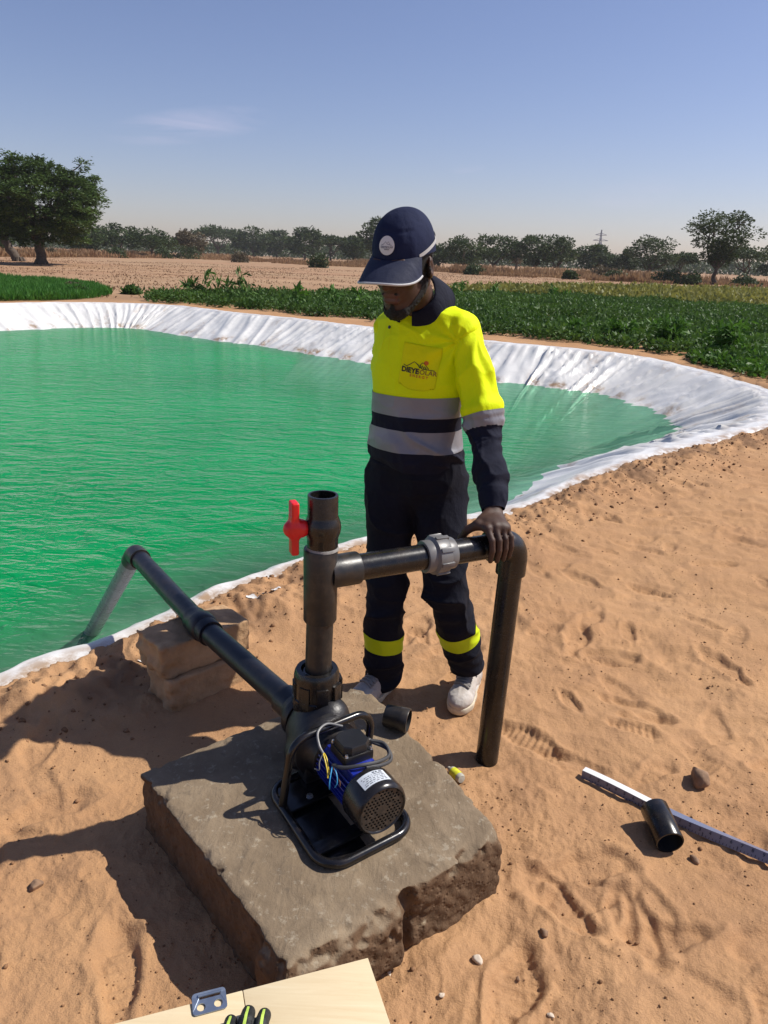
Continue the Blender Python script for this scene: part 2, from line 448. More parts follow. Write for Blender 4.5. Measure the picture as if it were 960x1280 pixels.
def ply():
    t = NT('pale_plywood'); v = t.coord((1, 14, 14), rot=(0, 0, -.3)); n = t.noise(6, 6, .65, v, .5)
    c = t.ramp(n, [(.3, (.60, .47, .28)), (.6, (.66, .54, .34)), (.75, (.69, .58, .39))])
    c = t.mix(t.ramp(t.noise(9, 5, .7), [(.6, 0.0), (.78, .30)]), c, (.40, .29, .17))
    t.set(Base_Color=c, Roughness=.7); t.bump(n, .08, .004); return t.m
M['ply'] = ply()
M['glove'] = cloth('black_glove_nitrile', (.012, .013, .013), .6, .2, 500, .4, spec=.4)
M['glove_lime'] = cloth('lime_glove_pad', (.42, .58, .10), .6, .1, 500, .3)
def liner():
    t = NT('white_pond_liner'); v = t.coord(); n = t.noise(1.6, 5, .65, v); w = t.attr('wet')
    c = t.ramp(n, [(.3, (.63, .615, .59)), (.7, (.74, .73, .70))])
    d = t.math('MULTIPLY', t.ramp(t.noise(9, 5, .7, v), [(.38, 0.0), (.58, 1.0)]), t.attr('dirt'))
    c = t.mix(d, c, (.33, .22, .13))
    t.set(Base_Color=c, Roughness=.36); t.p.inputs['Specular IOR Level'].default_value = .45
    t.bump(t.noise(5, 3, .5, v, 1.2), .12, .03); return t.m
M['liner'] = liner()
def water():
    t = NT('green_water'); v = t.coord(); dep = t.attr('depth')
    big = t.noise(.25, 3, .5, v)
    deep = t.ramp(big, [(.30, (.0004, .200, .050)), (.65, (.0008, .265, .070))])
    c = t.mix(t.ramp(dep, [(0, 0.0), (.6, 1.0)]), (.085, .26, .14), deep)
    t.set(Base_Color=c, Roughness=.06, IOR=1.13)
    w1 = t.noise(2.6, 3, .5, t.coord((.8, 1.7, 1), rot=(0, 0, .25)), .8); w2 = t.noise(8.5, 3, .55, t.coord((.75, 1.6, 1), rot=(0, 0, -.2)), .6)
    w3 = t.noise(26, 2, .5, t.coord((.9, 1.4, 1)), .4)
    h = t.math('ADD', t.math('ADD', w1, t.math('MULTIPLY', w2, .42)), t.math('MULTIPLY', w3, .10))
    nrm = t.bump(h, 1.0, .052); t.p.inputs['Specular IOR Level'].default_value = 0
    # wind-roughened water never mirrors as strongly as a flat sheet: Fresnel with a ceiling
    fr = t.n('ShaderNodeFresnel'); fr.inputs['IOR'].default_value = 1.333; t.l(nrm, fr.inputs['Normal'])
    gl = t.n('ShaderNodeBsdfGlossy'); gl.inputs['Roughness'].default_value = .07; t.l(nrm, gl.inputs['Normal'])
    m1 = t.n('ShaderNodeMixShader'); t.l(t.math('MINIMUM', t.math('MULTIPLY', fr.outputs[0], .85), .36), m1.inputs[0]); t.l(t.p.outputs[0], m1.inputs[1]); t.l(gl.outputs[0], m1.inputs[2])
    tp = t.n('ShaderNodeBsdfTransparent'); tp.inputs[0].default_value = (.62, .90, .76, 1); m2 = t.n('ShaderNodeMixShader')
    t.l(t.ramp(dep, [(0, .30), (.35, .72), (.75, .985)]), m2.inputs[0]); t.l(tp.outputs[0], m2.inputs[1]); t.l(m1.outputs[0], m2.inputs[2]); t.l(m2.outputs[0], t.out.inputs[0]); return t.m
M['water'] = water()
def leaf(name, c0, c1, trans=.25, rough=.55):
    t = NT(name); a = t.attr('tint'); c = t.mix(a, c0, c1)
    t.set(Base_Color=c, Roughness=rough); t.p.inputs['Specular IOR Level'].default_value = .25
    tr = t.n('ShaderNodeBsdfTranslucent'); t.l(t.mix(.5, c, tuple(min(1, x*1.4) for x in c1)), tr.inputs[0])
    mx = t.n('ShaderNodeMixShader'); mx.inputs[0].default_value = trans
    t.l(t.p.outputs[0], mx.inputs[1]); t.l(tr.outputs[0], mx.inputs[2]); t.l(mx.outputs[0], t.out.inputs[0]); return t.m
M['leaf_acacia'] = leaf('acacia_leaves', (.027, .055, .012), (.080, .132, .028), .2)
M['leaf_far'] = leaf('savanna_leaves', (.021, .038, .011), (.060, .090, .026), .2)
M['leaf_dry'] = leaf('dry_leaves', (.075, .060, .035), (.14, .11, .06), .2)
M['leaf_crop'] = leaf('crop_leaves', (.017, .056, .009), (.085, .165, .026), .25)
M['leaf_bright'] = leaf('bright_leaves', (.028, .09, .010), (.080, .18, .02), .3)
M['leaf_yellow'] = leaf('yellow_green_leaves', (.13, .15, .03), (.27, .25, .06), .3)
M['leaf_grass'] = leaf('grass_blades', (.030, .125, .014), (.075, .20, .028), .3)
M['dry_grass'] = leaf('dry_grass_blades', (.20, .105, .055), (.38, .25, .13), .25, .8)
M['stubble'] = leaf('straw', (.21, .125, .07), (.34, .22, .13), .1, .85)
M['bark'] = mat('grey_bark', (.085, .062, .045), .95, .35, 6, bs=.6, bscale=30)
M['pylon'] = mat('galvanised_steel', (.45, .46, .48), .5, .1, 5, metal=.6)
M['palm_dead'] = leaf('dead_palm_fronds', (.10, .075, .045), (.19, .145, .085), .2, .8)
# ------------------------------------------------------------------ the pond and the ground
WZ = -.42
RIM = [(-5.6,-1.5,0),(-3.2,.55,0),(-1.83,2.08,0),(-1.465,2.54,0),(-1.065,2.965,0),(-.80,3.385,0),(-.226,4.065,0),(.893,4.925,0),(1.68,5.82,0),(2.575,6.73,0),
       (3.45,7.50,0),(4.25,8.2,0),(4.95,9.1,.02),(5.38,10.2,.05),(5.36,11.4,.05),(5.12,12.6,.07),(4.55,13.75,.1),(3.3,14.6,.12),(2.1,15.25,.12),(-.72,17.55,.12),
       (-2.14,18.8,.12),(-3.95,20.0,.12),(-6.3,21.9,.12),(-8.73,21.6,.12),(-11.0,19.4,.12),(-13.4,16.4,.1),(-15,12,.1),(-14.2,5,.05),(-11,-.5,0),(-8,-2.2,0)]
_d = smooth_path([A(*p) for p in RIM], 24, True)
_seg = np.linalg.norm(np.roll(_d, -1, 0)-_d, axis=1); _cum = np.concatenate([[0], np.cumsum(_seg)]); PER = _cum[-1]
def rim_at(u):
    u = np.mod(u, PER); c = np.vstack([_d, _d[:1]]); return np.stack([np.interp(u, _cum, c[:, k]) for k in range(3)], -1)
_us = np.linspace(0, PER, 900, endpoint=False); _rp = rim_at(_us)
GX0, GY0, GH = -19.0, -6.0, .1
_gx = np.arange(GX0, 10.01, GH); _gy = np.arange(GY0, 27.01, GH)
def _pond_field():
    X, Y = np.meshgrid(_gx, _gy, indexing='ij'); P = np.stack([X.ravel(), Y.ravel()], 1)
    D = np.full(len(P), 1e9); I = np.zeros(len(P), int)
    for c in range(0, len(_rp), 100):
        d2 = (P[:, None, 0]-_rp[None, c:c+100, 0])**2+(P[:, None, 1]-_rp[None, c:c+100, 1])**2
        j = d2.argmin(1); v = d2[np.arange(len(P)), j]; b = v < D; D[b] = v[b]; I[b] = j[b]+c
    D = np.sqrt(D); ins = np.zeros(len(P), bool); n = len(_rp)
    for k in range(n):
        a, b = _rp[k], _rp[(k+1) % n]
        if a[1] == b[1]: continue
        m = ((a[1] > P[:, 1]) != (b[1] > P[:, 1])) & (P[:, 0] < (b[0]-a[0])*(P[:, 1]-a[1])/(b[1]-a[1])+a[0]); ins ^= m
    D[ins] *= -1
    return D.reshape(X.shape), _rp[I, 2].reshape(X.shape)
_PS, _PZ = _pond_field()
def _bil(G, x, y, out):
    fx = (np.asarray(x)-GX0)/GH; fy = (np.asarray(y)-GY0)/GH
    ok = (fx >= 0) & (fy >= 0) & (fx < G.shape[0]-1.001) & (fy < G.shape[1]-1.001)
    ix = np.clip(fx.astype(int), 0, G.shape[0]-2); iy = np.clip(fy.astype(int), 0, G.shape[1]-2); tx = np.clip(fx-ix, 0, 1); ty = np.clip(fy-iy, 0, 1)
    v = (G[ix, iy]*(1-tx)+G[ix+1, iy]*tx)*(1-ty)+(G[ix, iy+1]*(1-tx)+G[ix+1, iy+1]*tx)*ty
    return np.where(ok, v, out)
def pond_s(x, y): return _bil(_PS, x, y, 9.0)

PRINTS = []
def _prints():
    r = random.Random(3)
    def ok(x, y):
        if pond_s(np.array([x]), np.array([y]))[0] < .45: return False
        if -.8 < x < .5 and 1.1 < y < 2.5: return False
        return True
    c = 0
    while c < 250:
        x, y = r.uniform(-.2, 4.6), r.uniform(.95, 7.5)
        if ok(x, y): PRINTS.append((x, y, r.uniform(0, 6.28), r.uniform(.65, 1.1), r.uniform(.3, 1.0), r.random() < .35)); c += 1
    c = 0
    while c < 26:
        x, y = r.uniform(-1.7, -.35), r.uniform(.6, 2.4)
        if ok(x, y): PRINTS.append((x, y, r.uniform(0, 6.28), r.uniform(.8, 1.1), r.uniform(.3, .9), r.random() < .4)); c += 1
    for (px_, py_, a, tr) in ((150, 1215, 1.9, 1), (640, 1245, 1.1, 1), (665, 925, 2.4, 1), (720, 800, 1.2, 0), (760, 820, -.2, 0), (790, 880, -.6, 0), (905, 830, 1.9, 0), (700, 1130, 2.2, 0), (60, 1010, .6, 0), (735, 1085, .2, 0), (560, 820, .4, 0), (520, 790, 1.2, 1)):
        q = gz(px_, py_); PRINTS.append((q[0], q[1], a, 1.05, 1.15, tr))
_prints()
def gh(x, y, fine=True):
    x = np.asarray(x, float); y = np.asarray(y, float); sh = x.shape; x = x.ravel(); y = y.ravel()
    r = np.hypot(x, y); s = pond_s(x, y); rz = _bil(_PZ, x, y, 0.0)
    near = 1-sstep(9, 16, r)
    z = .030*noise2(x*.55, y*.55, 5)+.018*noise2(x*1.7, y*1.7, 6)
    z *= sstep(0, .25, np.hypot((x+.12)/1.5, (y-1.8)/1.5)-.35)*.85+.15
    z += rz*np.exp(-np.maximum(s, 0)/2.5)
    if fine:
        m = near > 0; xm, ym = x[m], y[m]
        w = noise2(xm*1.1+7, ym*1.1, 9)
        rg = 1-np.abs(noise2(xm*3.2+.5*w, ym*5.5, 12)); 
        d = .0135*noise2(xm*4.3, ym*4.3, 7)+.0075*noise2(xm*9, ym*9, 8)+.013*(rg**3-.3)+.0045*noise2(xm*22, ym*22, 13)+.0032*(1-np.abs(noise2(xm*30+w, ym*38, 15)))**3+.0024*noise2(xm*55, ym*55, 14)*(.4+sstep(-.2, .6, noise2(xm*3, ym*3, 16)))
        d *= .55+.45*sstep(-.3, .4, w)
        # lumps of spoil along the edge of the liner
        sm = s[m]; e = np.exp(-((sm-.18)/.24)**2)
        d += e*(.020+.055*np.maximum(0, noise2(xm*3.1, ym*3.1, 21))+.040*np.maximum(0, noise2(xm*8.5, ym*8.5, 22))+.018*noise2(xm*21, ym*21, 23))
        rr = np.random.RandomState(4)
        for (cx, cy, a, sc, dep, tread) in PRINTS:
            k = np.nonzero((np.abs(xm-cx) < .34) & (np.abs(ym-cy) < .34))[0]
            if not len(k): continue
            u = (xm[k]-cx)*math.cos(a)+(ym[k]-cy)*math.sin(a); v = -(xm[k]-cx)*math.sin(a)+(ym[k]-cy)*math.cos(a)
            wv = .048*(1+.22*np.sin(u/.14*2.2+.4)); q = np.sqrt((u/(.145*sc))**2+(v/(wv*sc))**2)+.24*noise2(xm[k]*14, ym[k]*14, 31)
            d[k] += dep*(-.0155*(1-sstep(.70, 1.05, q))+.007*np.exp(-((q-1.25)/.2)**2)*(.4+.8*np.maximum(0, noise2(xm[k]*13, ym[k]*13, 32)+.3)))
            if tread: d[k] += (.0026 if dep < 1 else .0032)*(1-sstep(.75, .98, q))*np.sin(u*2*PI/.026+6*v/.05*.35)
        z[m] += d*near[m]
    far = sstep(14, 30, y)*sstep(1.5, 5, s)
    z += far*.10*noise2(x*.09, y*.09, 41)
    ins = s < 0
    z = np.where(ins, np.minimum(z, rz-.04-.85*(-s)), z)
    return np.maximum(z, -1.6).reshape(sh)
def gpt(px_, py_, it=3):
    q = gz(px_, py_)
    for _ in range(it): q = gz(px_, py_, float(gh(q[0], q[1])))
    return q

def make_ground():
    r = [.01, .12, .24, .35]
    while r[-1] < 11: r.append(r[-1]+max(.0085, .0048*r[-1]))
    while r[-1] < 420: r.append(r[-1]*1.035)
    r = np.array(r)
    a = np.concatenate([np.linspace(-40, 40, 640), np.linspace(42, 318, 110)])*PI/180
    Rr, Aa = np.meshgrid(r, a, indexing='ij'); X = Rr*np.sin(Aa); Y = Rr*np.cos(Aa)
    Z = gh(X, Y); n, m = X.shape
    V = np.stack([X.ravel(), Y.ravel(), Z.ravel()], 1); I = np.arange(n*m).reshape(n, m); J = np.roll(I, -1, 1)
    F = np.stack([I[:-1], I[1:], J[1:], J[:-1]], -1).reshape(-1, 4)
    F = F[:, ::-1].copy()
    o = obj('ground', V, F, M['sand']); tag(o, kind='structure')
    # centre cap keeps the sheet whole under the camera
    s = pond_s(V[:, 0], V[:, 1]); far = sstep(11, 20, V[:, 1]-.25*np.abs(V[:, 0]))*sstep(1.0, 3.5, s)
    attr(o, 'far', far)
    dmp = np.exp(-((s-.2)/.22)**2)*sstep(.0, .45, noise2(V[:, 0]*2.6, V[:, 1]*2.6, 51)+.4*noise2(V[:, 0]*12, V[:, 1]*12, 52))*.85
    attr(o, 'damp', np.where(s < 0, .8, dmp)*(1-sstep(9, 14, V[:, 1])))
    c = MB(); k = 40; aa = np.linspace(0, 2*PI, k, endpoint=False); ring = np.stack([.42*np.cos(aa), .42*np.sin(aa)], 1)
    return o
make_ground()

def make_liner():
    # finer steps where the edge runs close to the camera
    du = []; u = 0.0
    while u < PER:
        p = rim_at(np.array([u]))[0]; du.append(u); u += float(np.clip(.004*math.hypot(p[0], p[1]), .018, .045))
    us = np.array(du); P = rim_at(us); T = rim_at(us+.15)-rim_at(us-.15); T /= np.linalg.norm(T[:, :2], axis=1)[:, None]
    N = np.stack([-T[:, 1], T[:, 0]], 1)      # candidate inward normal
    c = P[:, :2]+N*.3
    if np.mean(pond_s(c[:, 0], c[:, 1])) > 0: N = -N
    v = np.concatenate([np.linspace(-.10, .40, 40), np.linspace(.42, 1.6, 32), np.linspace(1.7, 3.5, 10)])
    UU, VV = np.meshgrid(us, v, indexing='ij'); rz = P[:, 2][:, None]
    prof = np.interp(VV, [-.10, 0, .05, .09, .13, .22, .88, 2.6], [-.035, .008, .014, .010, -.012, -.09, -.56, -1.25])
    pf2 = np.interp(VV, [-.10, 0, .08, .20, .34, 1.50, 2.6, 3.5], [-.06, .012, .028, .022, -.03, -.56, -1.05, -1.75]); wy = sstep(4.8, 7.2, P[:, 1])[:, None]
    prof = prof*(1-wy)+pf2*wy
    Z = rz+prof
    slope = sstep(.12, .45, VV); skew = .9*noise2(us*.18, us*0, 71)[:, None]
    ph = UU+skew*VV
    # pleats running down the slope, bundled here and there
    bundle = sstep(-.25, .45, noise2(ph*.33, ph*0+3.3, 72))
    p1 = 1-np.abs(noise2(ph*2.9, VV*.35, 73)); p2 = 1-np.abs(noise2(ph*6.3+2*noise2(UU*.4, VV*.4, 75), VV*.5, 74)); p3 = noise2(ph*11, VV*1.0, 76)
    fold = (.080*(p1**5-.25)+.060*(p2**6-.2)*(.35+.65*bundle)+.016*p3*bundle+.034*(1-np.abs(noise2(ph*8.3+4*noise2(UU*.7, VV*.5, 88), VV*.6, 89)))**10*(.4+.6*bundle))*slope*(1+.5*(P[:, 0] > 2.5))[:, None]
    nearf = (.35+.65*wy); fold = fold*nearf
    cross = nearf*.035*noise2(UU*.9+VV*1.4, VV*1.2-UU*.5, 77)*slope
    flat = (1-slope)*(.006*noise2(UU*1.3, VV*3, 78)+.007*(1-np.abs(noise2(UU*.9+VV*2, VV*5-UU*.3, 79)))**6+.005*(1-np.abs(noise2(UU*2.6-VV*6, VV*3, 80)))**7)
    off = fold+cross
    inn = VV-.35*off; Z = Z+.9*off+flat
    wob = .06*noise2(us*1.3, us*0, 81)+.05*noise2(us*3.1, us*0, 82)+.02*noise2(us*9, us*0, 83)
    inn = inn+(wob*(1))[:, None]*(1-sstep(-.1, .5, VV))
    X = P[:, 0][:, None]+N[:, 0][:, None]*inn; Y = P[:, 1][:, None]+N[:, 1][:, None]*inn
    n, m = X.shape; V = np.stack([X.ravel(), Y.ravel(), Z.ravel()], 1); I = np.arange(n*m).reshape(n, m); J = np.roll(I, -1, 0)
    F = np.stack([I[:, :-1], I[:, 1:], J[:, 1:], J[:, :-1]], -1).reshape(-1, 4)
    nz = np.cross(V[F[:, 1]]-V[F[:, 0]], V[F[:, 2]]-V[F[:, 0]])[:, 2].mean()
    if nz < 0: F = F[:, ::-1].copy()
    o = obj('pond_liner', V, F, M['liner'])
    tag(o, 'white plastic sheet lining the banks of the green pond, folded over its sandy rim', 'pond liner')
    attr(o, 'wet', np.zeros(len(V)))
    zz = V[:, 2]; band = 1.3*np.exp(-((zz-WZ-.05)/.05)**2)*sstep(0, .5, noise2((UU*2.2).ravel(), (VV*1.5).ravel(), 85)+.35*bundle.ravel())
    edge = (1-sstep(.0, .12, VV.ravel()))*.9+(1-slope.ravel())*sstep(-.1, .6, noise2((UU*3).ravel(), (VV*6).ravel(), 87))*.5
    crea = sstep(.35, .6, noise2((ph*3).ravel(), (VV*1.3).ravel(), 86))*slope.ravel()*.35
    attr(o, 'dirt', np.clip(band+edge+crea, 0, 1))
make_liner()

def make_water():
    xs = np.arange(-18, 8.01, .2); ys = np.arange(-5, 25.01, .2)
    X, Y = np.meshgrid(xs, ys, indexing='ij'); s = pond_s(X, Y); n, m = X.shape
    I = np.arange(n*m).reshape(n, m); F = np.stack([I[:-1, :-1], I[1:, :-1], I[1:, 1:], I[:-1, 1:]], -1).reshape(-1, 4)
    F = F[(s.ravel()[F] < -.2).any(1)]
    V = np.stack([X.ravel(), Y.ravel(), np.full(n*m, WZ)], 1)
    o = obj('water', V, F, M['water']); tag(o, kind='structure')
    wob = .35*noise2(X*.5, Y*.5, 91)+.15*noise2(X*1.4, Y*1.4, 92)
    fl = sstep(7.5, 12, Y)*(X > -2)            # the east end is shallow
    attr(o, 'depth', np.clip((-s.ravel()-.70-.5*sstep(4.8, 7.2, Y).ravel()+.4*wob.ravel())/(1.5+fl.ravel()*4.6), 0, 1))
make_water()

# ------------------------------------------------------------------ soil clods and stones
def rock(c, rad, seed, flat=.7, sub=2):
    bm = bmesh.new(); bmesh.ops.create_icosphere(bm, subdivisions=sub, radius=1)
    V = np.array([v.co[:] for v in bm.verts]); F = [[v.index for v in f.verts] for f in bm.faces]; bm.free()
    rr = np.random.RandomState(seed); o = rr.rand(3)*50
    k = 1+.42*noise3(V[:, 0]*1.1+o[0], V[:, 1]*1.1+o[1], V[:, 2]*1.1+o[2], seed)+.16*noise3(V[:, 0]*3+o[0], V[:, 1]*3, V[:, 2]*3, seed+1)
    for _ in range(4):
        d = unit(rr.randn(3)); h = V@d; k = np.where(h*k > .72, .72/np.maximum(h, .1), k)
    V = V*k[:, None]*A(1, rr.uniform(.65, .95), flat)*rad; a = rr.rand()*6.28
    V[:, :2] = V[:, :2]@np.array([[math.cos(a), -math.sin(a)], [math.sin(a), math.cos(a)]])
    return V+np.asarray(c), F
def clods():
    r = np.random.RandomState(8); protoV, protoF = rock((0, 0, 0), 1, 3, .8, 1); protos = [np.array(rock((0, 0, 0), 1, k, .8, 1)[0]) for k in range(6)]; protoF = np.array(protoF)
    P = []
    def add(x, y, rad): P.append((x, y, rad))
    for _ in range(1300):
        u = r.rand()**.8*9.5; p = rim_at(np.array([_u_near+u]))[0]; s = abs(r.normal(.0, .32))+.04
        t = rim_at(np.array([_u_near+u+.1]))[0]-p; n = A(t[1], -t[0]); n /= np.linalg.norm(n)
        q = p[:2]+n*s
        if pond_s(q[:1], q[1:])[0] < 0: q = p[:2]-n*s
        add(q[0], q[1], r.choice([.004, .006, .008, .012, .018], p=[.3, .3, .22, .13, .05]))
    n = 30000; rr_ = .75+6.5*r.rand(n)**1.25; an = np.radians(r.uniform(-36, 36, n)); x = rr_*np.sin(an); y = rr_*np.cos(an)
    ok = (pond_s(x, y) > .05) & (fbm2(x*1.5, y*1.5, 3, 61) > r.rand(n)*1.5-.42); x, y = x[ok], y[ok]; n = len(x)
    rad = r.choice([.0013, .002, .003, .0045, .008], n, p=[.34, .32, .22, .105, .015]); P = P+list(zip(x, y, rad))
    P = np.array(P); Z = gh(P[:, 0], P[:, 1]); n = len(P); VV = []; FF = []
    for i in range(n):
        a = r.rand()*6.28; ca, sa = math.cos(a), math.sin(a); v = protos[i % 6]*P[i, 2]
        VV.append(np.stack([v[:, 0]*ca-v[:, 1]*sa+P[i, 0], v[:, 0]*sa+v[:, 1]*ca+P[i, 1], v[:, 2]+Z[i]+P[i, 2]*.25], 1)); FF.append(protoF+i*len(v))
    o = obj('soil_clods', np.vstack(VV), np.vstack(FF), M['clod']); tag(o, 'dark crumbs of soil scattered over the sand', None, None, 'stuff')
_u_near = _us[np.argmin(np.hypot(_rp[:, 0]+1.86, _rp[:, 1]-2.12))]
clods()
def stone(px_, py_, rad, m, label, seed, flat=.7, group=None):
    q = gpt(px_, py_); V, F = rock(A(q[0], q[1], q[2]+rad*.3), rad, seed, flat, 3)
    o = obj('stone', V, F, M[m], loc=tuple(q)); tag(o, label, 'stone', group); sharp(o, 50)
stone(874, 977, .040, 'stone_brown', 'large brown stone lying on the sand beyond the ruler', 33, .8)
stone(46, 1108, .020, 'stone_brown', 'small brown stone by the left edge, in the shadow of the riser pipe', 9)
stone(868, 1076, .016, 'stone_brown', 'dark earthy lump between the ruler and the short pipe offcut', 12)
stone(596, 1201, .015, 'stone_white', 'larger white stone on the sand in front of the concrete base', 15)
stone(486, 1217, .007, 'stone_white', 'tiny white pebble beside the far corner of the wooden lid', 21)
stone(552, 1245, .008, 'stone_white', 'tiny white pebble halfway between the lid and the ribbed footprint', 22)
stone(688, 1270, .009, 'stone_white', 'pale flat pebble at the bottom edge, right of the ribbed footprint', 23, .5)
stone(647, 1224, .007, 'stone_brown', 'small tan pebble just right of the larger white stone', 25)
stone(680, 1167, .013, 'stone_brown', 'dark brown stone on the sand right of the concrete base', 27)
def scrap(px_, py_, L, W_, a, label, seed):
    q = gpt(px_, py_); n, m = 12, 7; V = []; F = []
    for i in range(n+1):
        for j in range(m+1):
            u = (i/n-.5)*L; v = (j/m-.5)*W_*(.75+.5*math.sin(i*1.3+seed)*.5+.3*math.sin(i*.7)); x = q[0]+u*math.cos(a)-v*math.sin(a); y = q[1]+u*math.sin(a)+v*math.cos(a); V.append((x, y))
    V = np.array(V); z = gh(V[:, 0], V[:, 1])+.006+.012*noise2(V[:, 0]*22+seed, V[:, 1]*22, seed); V = np.column_stack([V, z])
    for i in range(n):
        for j in range(m): F.append((i*(m+1)+j, (i+1)*(m+1)+j, (i+1)*(m+1)+j+1, i*(m+1)+j+1))
    o = obj('plastic_scrap', V, F, M['liner'], loc=tuple(q)); tag(o, label, 'plastic scrap', 'half-buried scraps of liner'); [attr(o, k, np.full(len(V), .3 if k == 'dirt' else 0)) for k in ('wet', 'dirt')]
scrap(322, 747, .11, .03, .1, 'white plastic scrap sticking out of the loose sand right of the blocks', 3)
scrap(205, 816, .13, .03, .7, 'longer white plastic scrap half buried left of the upper block', 4)
scrap(272, 800, .08, .025, .5, 'small white plastic scrap by the top of the blocks', 5) if False else None
scrap(345, 737, .05, .02, .9, 'tiny white plastic flake just behind the riser pipe', 6)
scrap(180, 828, .05, .018, .4, 'tiny white plastic flake left of the lower block, near the shadow edge', 7)

# ------------------------------------------------------------------ concrete base and blocks
def poly_sdf(P, pts):
    """signed distance in plan to a convex polygon (negative inside)"""
    n = len(pts); d = np.full(P.shape[:-1], -1e9); cx = np.mean(pts, 0)
    for i in range(n):
        a = A(*pts[i]); b = A(*pts[(i+1) % n]); nn = unit(A(b[1]-a[1], a[0]-b[0]))
        if nn@(cx-a) > 0: nn = -nn
        d = np.maximum(d, (P[..., 0]-a[0])*nn[0]+(P[..., 1]-a[1])*nn[1])
    return d
def make_slab():
    pts = [(-.683, 1.806), (-.171, 1.205), (.352, 1.605), (.20, 1.90), (-.02, 2.27), (-.10, 2.30), (-.30, 2.13)]
    h = .0052; lo = (-.76, 1.1, -.10); hi = (.44, 2.40, .235); s = SDF(lo, hi, h)
    g = np.meshgrid(*[s.lo[k]+h*np.arange(s.n[k]) for k in range(3)], indexing='ij'); P = np.stack(g, -1); sh = P.shape[:-1]; Q = P.reshape(-1, 3)
    d2 = poly_sdf(P, pts).ravel()
    n1 = noise3(Q[:, 0]*7, Q[:, 1]*7, Q[:, 2]*9, 3); n2 = noise3(Q[:, 0]*24, Q[:, 1]*24, Q[:, 2]*24, 4); n3 = noise3(Q[:, 0]*55, Q[:, 1]*55, Q[:, 2]*55, 5)
    d2 = d2+.005*n1+.0035*n2+.0045*n3
    # front face: the near half bulges out, broken by a step and a ragged groove
    t = ((Q[:, 0]+.171)*.794+(Q[:, 1]-1.205)*.607); f = (-(Q[:, 0]+.171)*-.607*-1+0)  # along the face
    out = (Q[:, 0]+.171)*.607-(Q[:, 1]-1.205)*.794                                       # outward of the front-right face
    bul = .030*(1-sstep(.30, .315, t+.01*n2))*(1-sstep(.14, .20, Q[:, 2]))
    d2 = np.where(out > -.09, d2-bul, d2)
    groove = .045*np.exp(-((t-.335-.02*n1)/.018)**2)*sstep(-.06, 0, out)
    d2 = d2+groove*(1+.9*n2)+.020*np.maximum(0, n2+.5*n3)*np.exp(-((t-.30)/.10)**2)*sstep(-.05, .0, out)
    d2 = d2+sstep(.155, .205, Q[:, 2])*np.maximum(0, n2+.6*n3-.05)*.022*(d2 > -.06)
    chip = sstep(.15, .215, Q[:, 2])*np.exp(-(np.minimum(out, 0)/.05)**2)*(out > -.12)*sstep(.0, .5, n1+.5*n2)*.035*sstep(.02, .1, t)
    d2 = d2+chip
    top = .2+.004*n1+.003*n2*sstep(-.2, .5, n1)-.007*sstep(-.02, 0.015, d2)
    rx, ry = Q[:, 0]*.85+Q[:, 1]*.5, -Q[:, 0]*.5+Q[:, 1]*.85
    top = top+.0035*(1-np.abs(noise2(rx*9+.8*n1, ry*4, 8)))**4
    dz = Q[:, 2]-top
    a = np.maximum(d2, 0); b = np.maximum(dz, 0)
    d = np.where((d2 < 0) & (dz < 0), np.maximum(d2, dz), np.sqrt(a*a+b*b))
    d = np.maximum(d, -.09-Q[:, 2])
    s.f = d.reshape(sh).astype(np.float32)
    V, F = s.mesh(); V = relax(V, F, 1, .12)
    o = obj('concrete_base', V, F, M['concrete'], loc=(-.12, 1.8, 0))
    tag(o, 'rough grey concrete slab with crumbling brown sides, under the water pump', 'concrete base')
    N = vnormals(V, F); ed = poly_sdf(V, pts)
    attr(o, 'side', np.clip((1-sstep(.45, .75, N[:, 2])), 0, 1)*sstep(-.06, -.02, ed))
make_slab()
def block(name, corner, L, D, hts, label, seed):
    ax = unit(A(.72, .69, 0)); ay = unit(A(-.60, .80, 0)); h = .006
    c = A(*corner, (hts[0]+hts[1])/2)+ax*L/2+ay*D/2; half = (L/2, D/2, (hts[1]-hts[0])/2); rad = np.linalg.norm(half)+.03
    s = SDF(c-A(rad, rad, half[2]+.03), c+A(rad, rad, half[2]+.03), h)
    ayp = unit(ay-ax*(ax@ay)); s.box(c, (ax, ayp, A(0, 0, 1)), half, .005)
    g = np.meshgrid(*[s.lo[k]+h*np.arange(s.n[k]) for k in range(3)], indexing='ij'); Q = np.stack(g, -1).reshape(-1, 3)
    endr = np.exp(-(((Q-c)@ax+L/2)/.06)**2)
    s.f += (.003*noise3(Q[:, 0]*12, Q[:, 1]*12, Q[:, 2]*12, seed)+(.002+.012*endr)*noise3(Q[:, 0]*30, Q[:, 1]*30, Q[:, 2]*30, seed+1)+.002*noise3(Q[:, 0]*75, Q[:, 1]*75, Q[:, 2]*75, seed+2)).reshape(s.f.shape).astype(np.float32)
    V, F = s.mesh(); o = obj(name, V, F, M['block'], loc=(c[0], c[1], hts[0])); tag(o, label, 'block', 'stacked blocks under the suction pipe')
block('sandy_block', (-.775, 2.385), .36, .19, (-.03, .128), 'lower sandy brown block, half hidden under the block that props the suction pipe', 31)
block('sandy_block', (-.805, 2.392), .38, .20, (.1275, .262), 'upper sandy brown block with crumbling end, propping the suction pipe by the pond', 37)
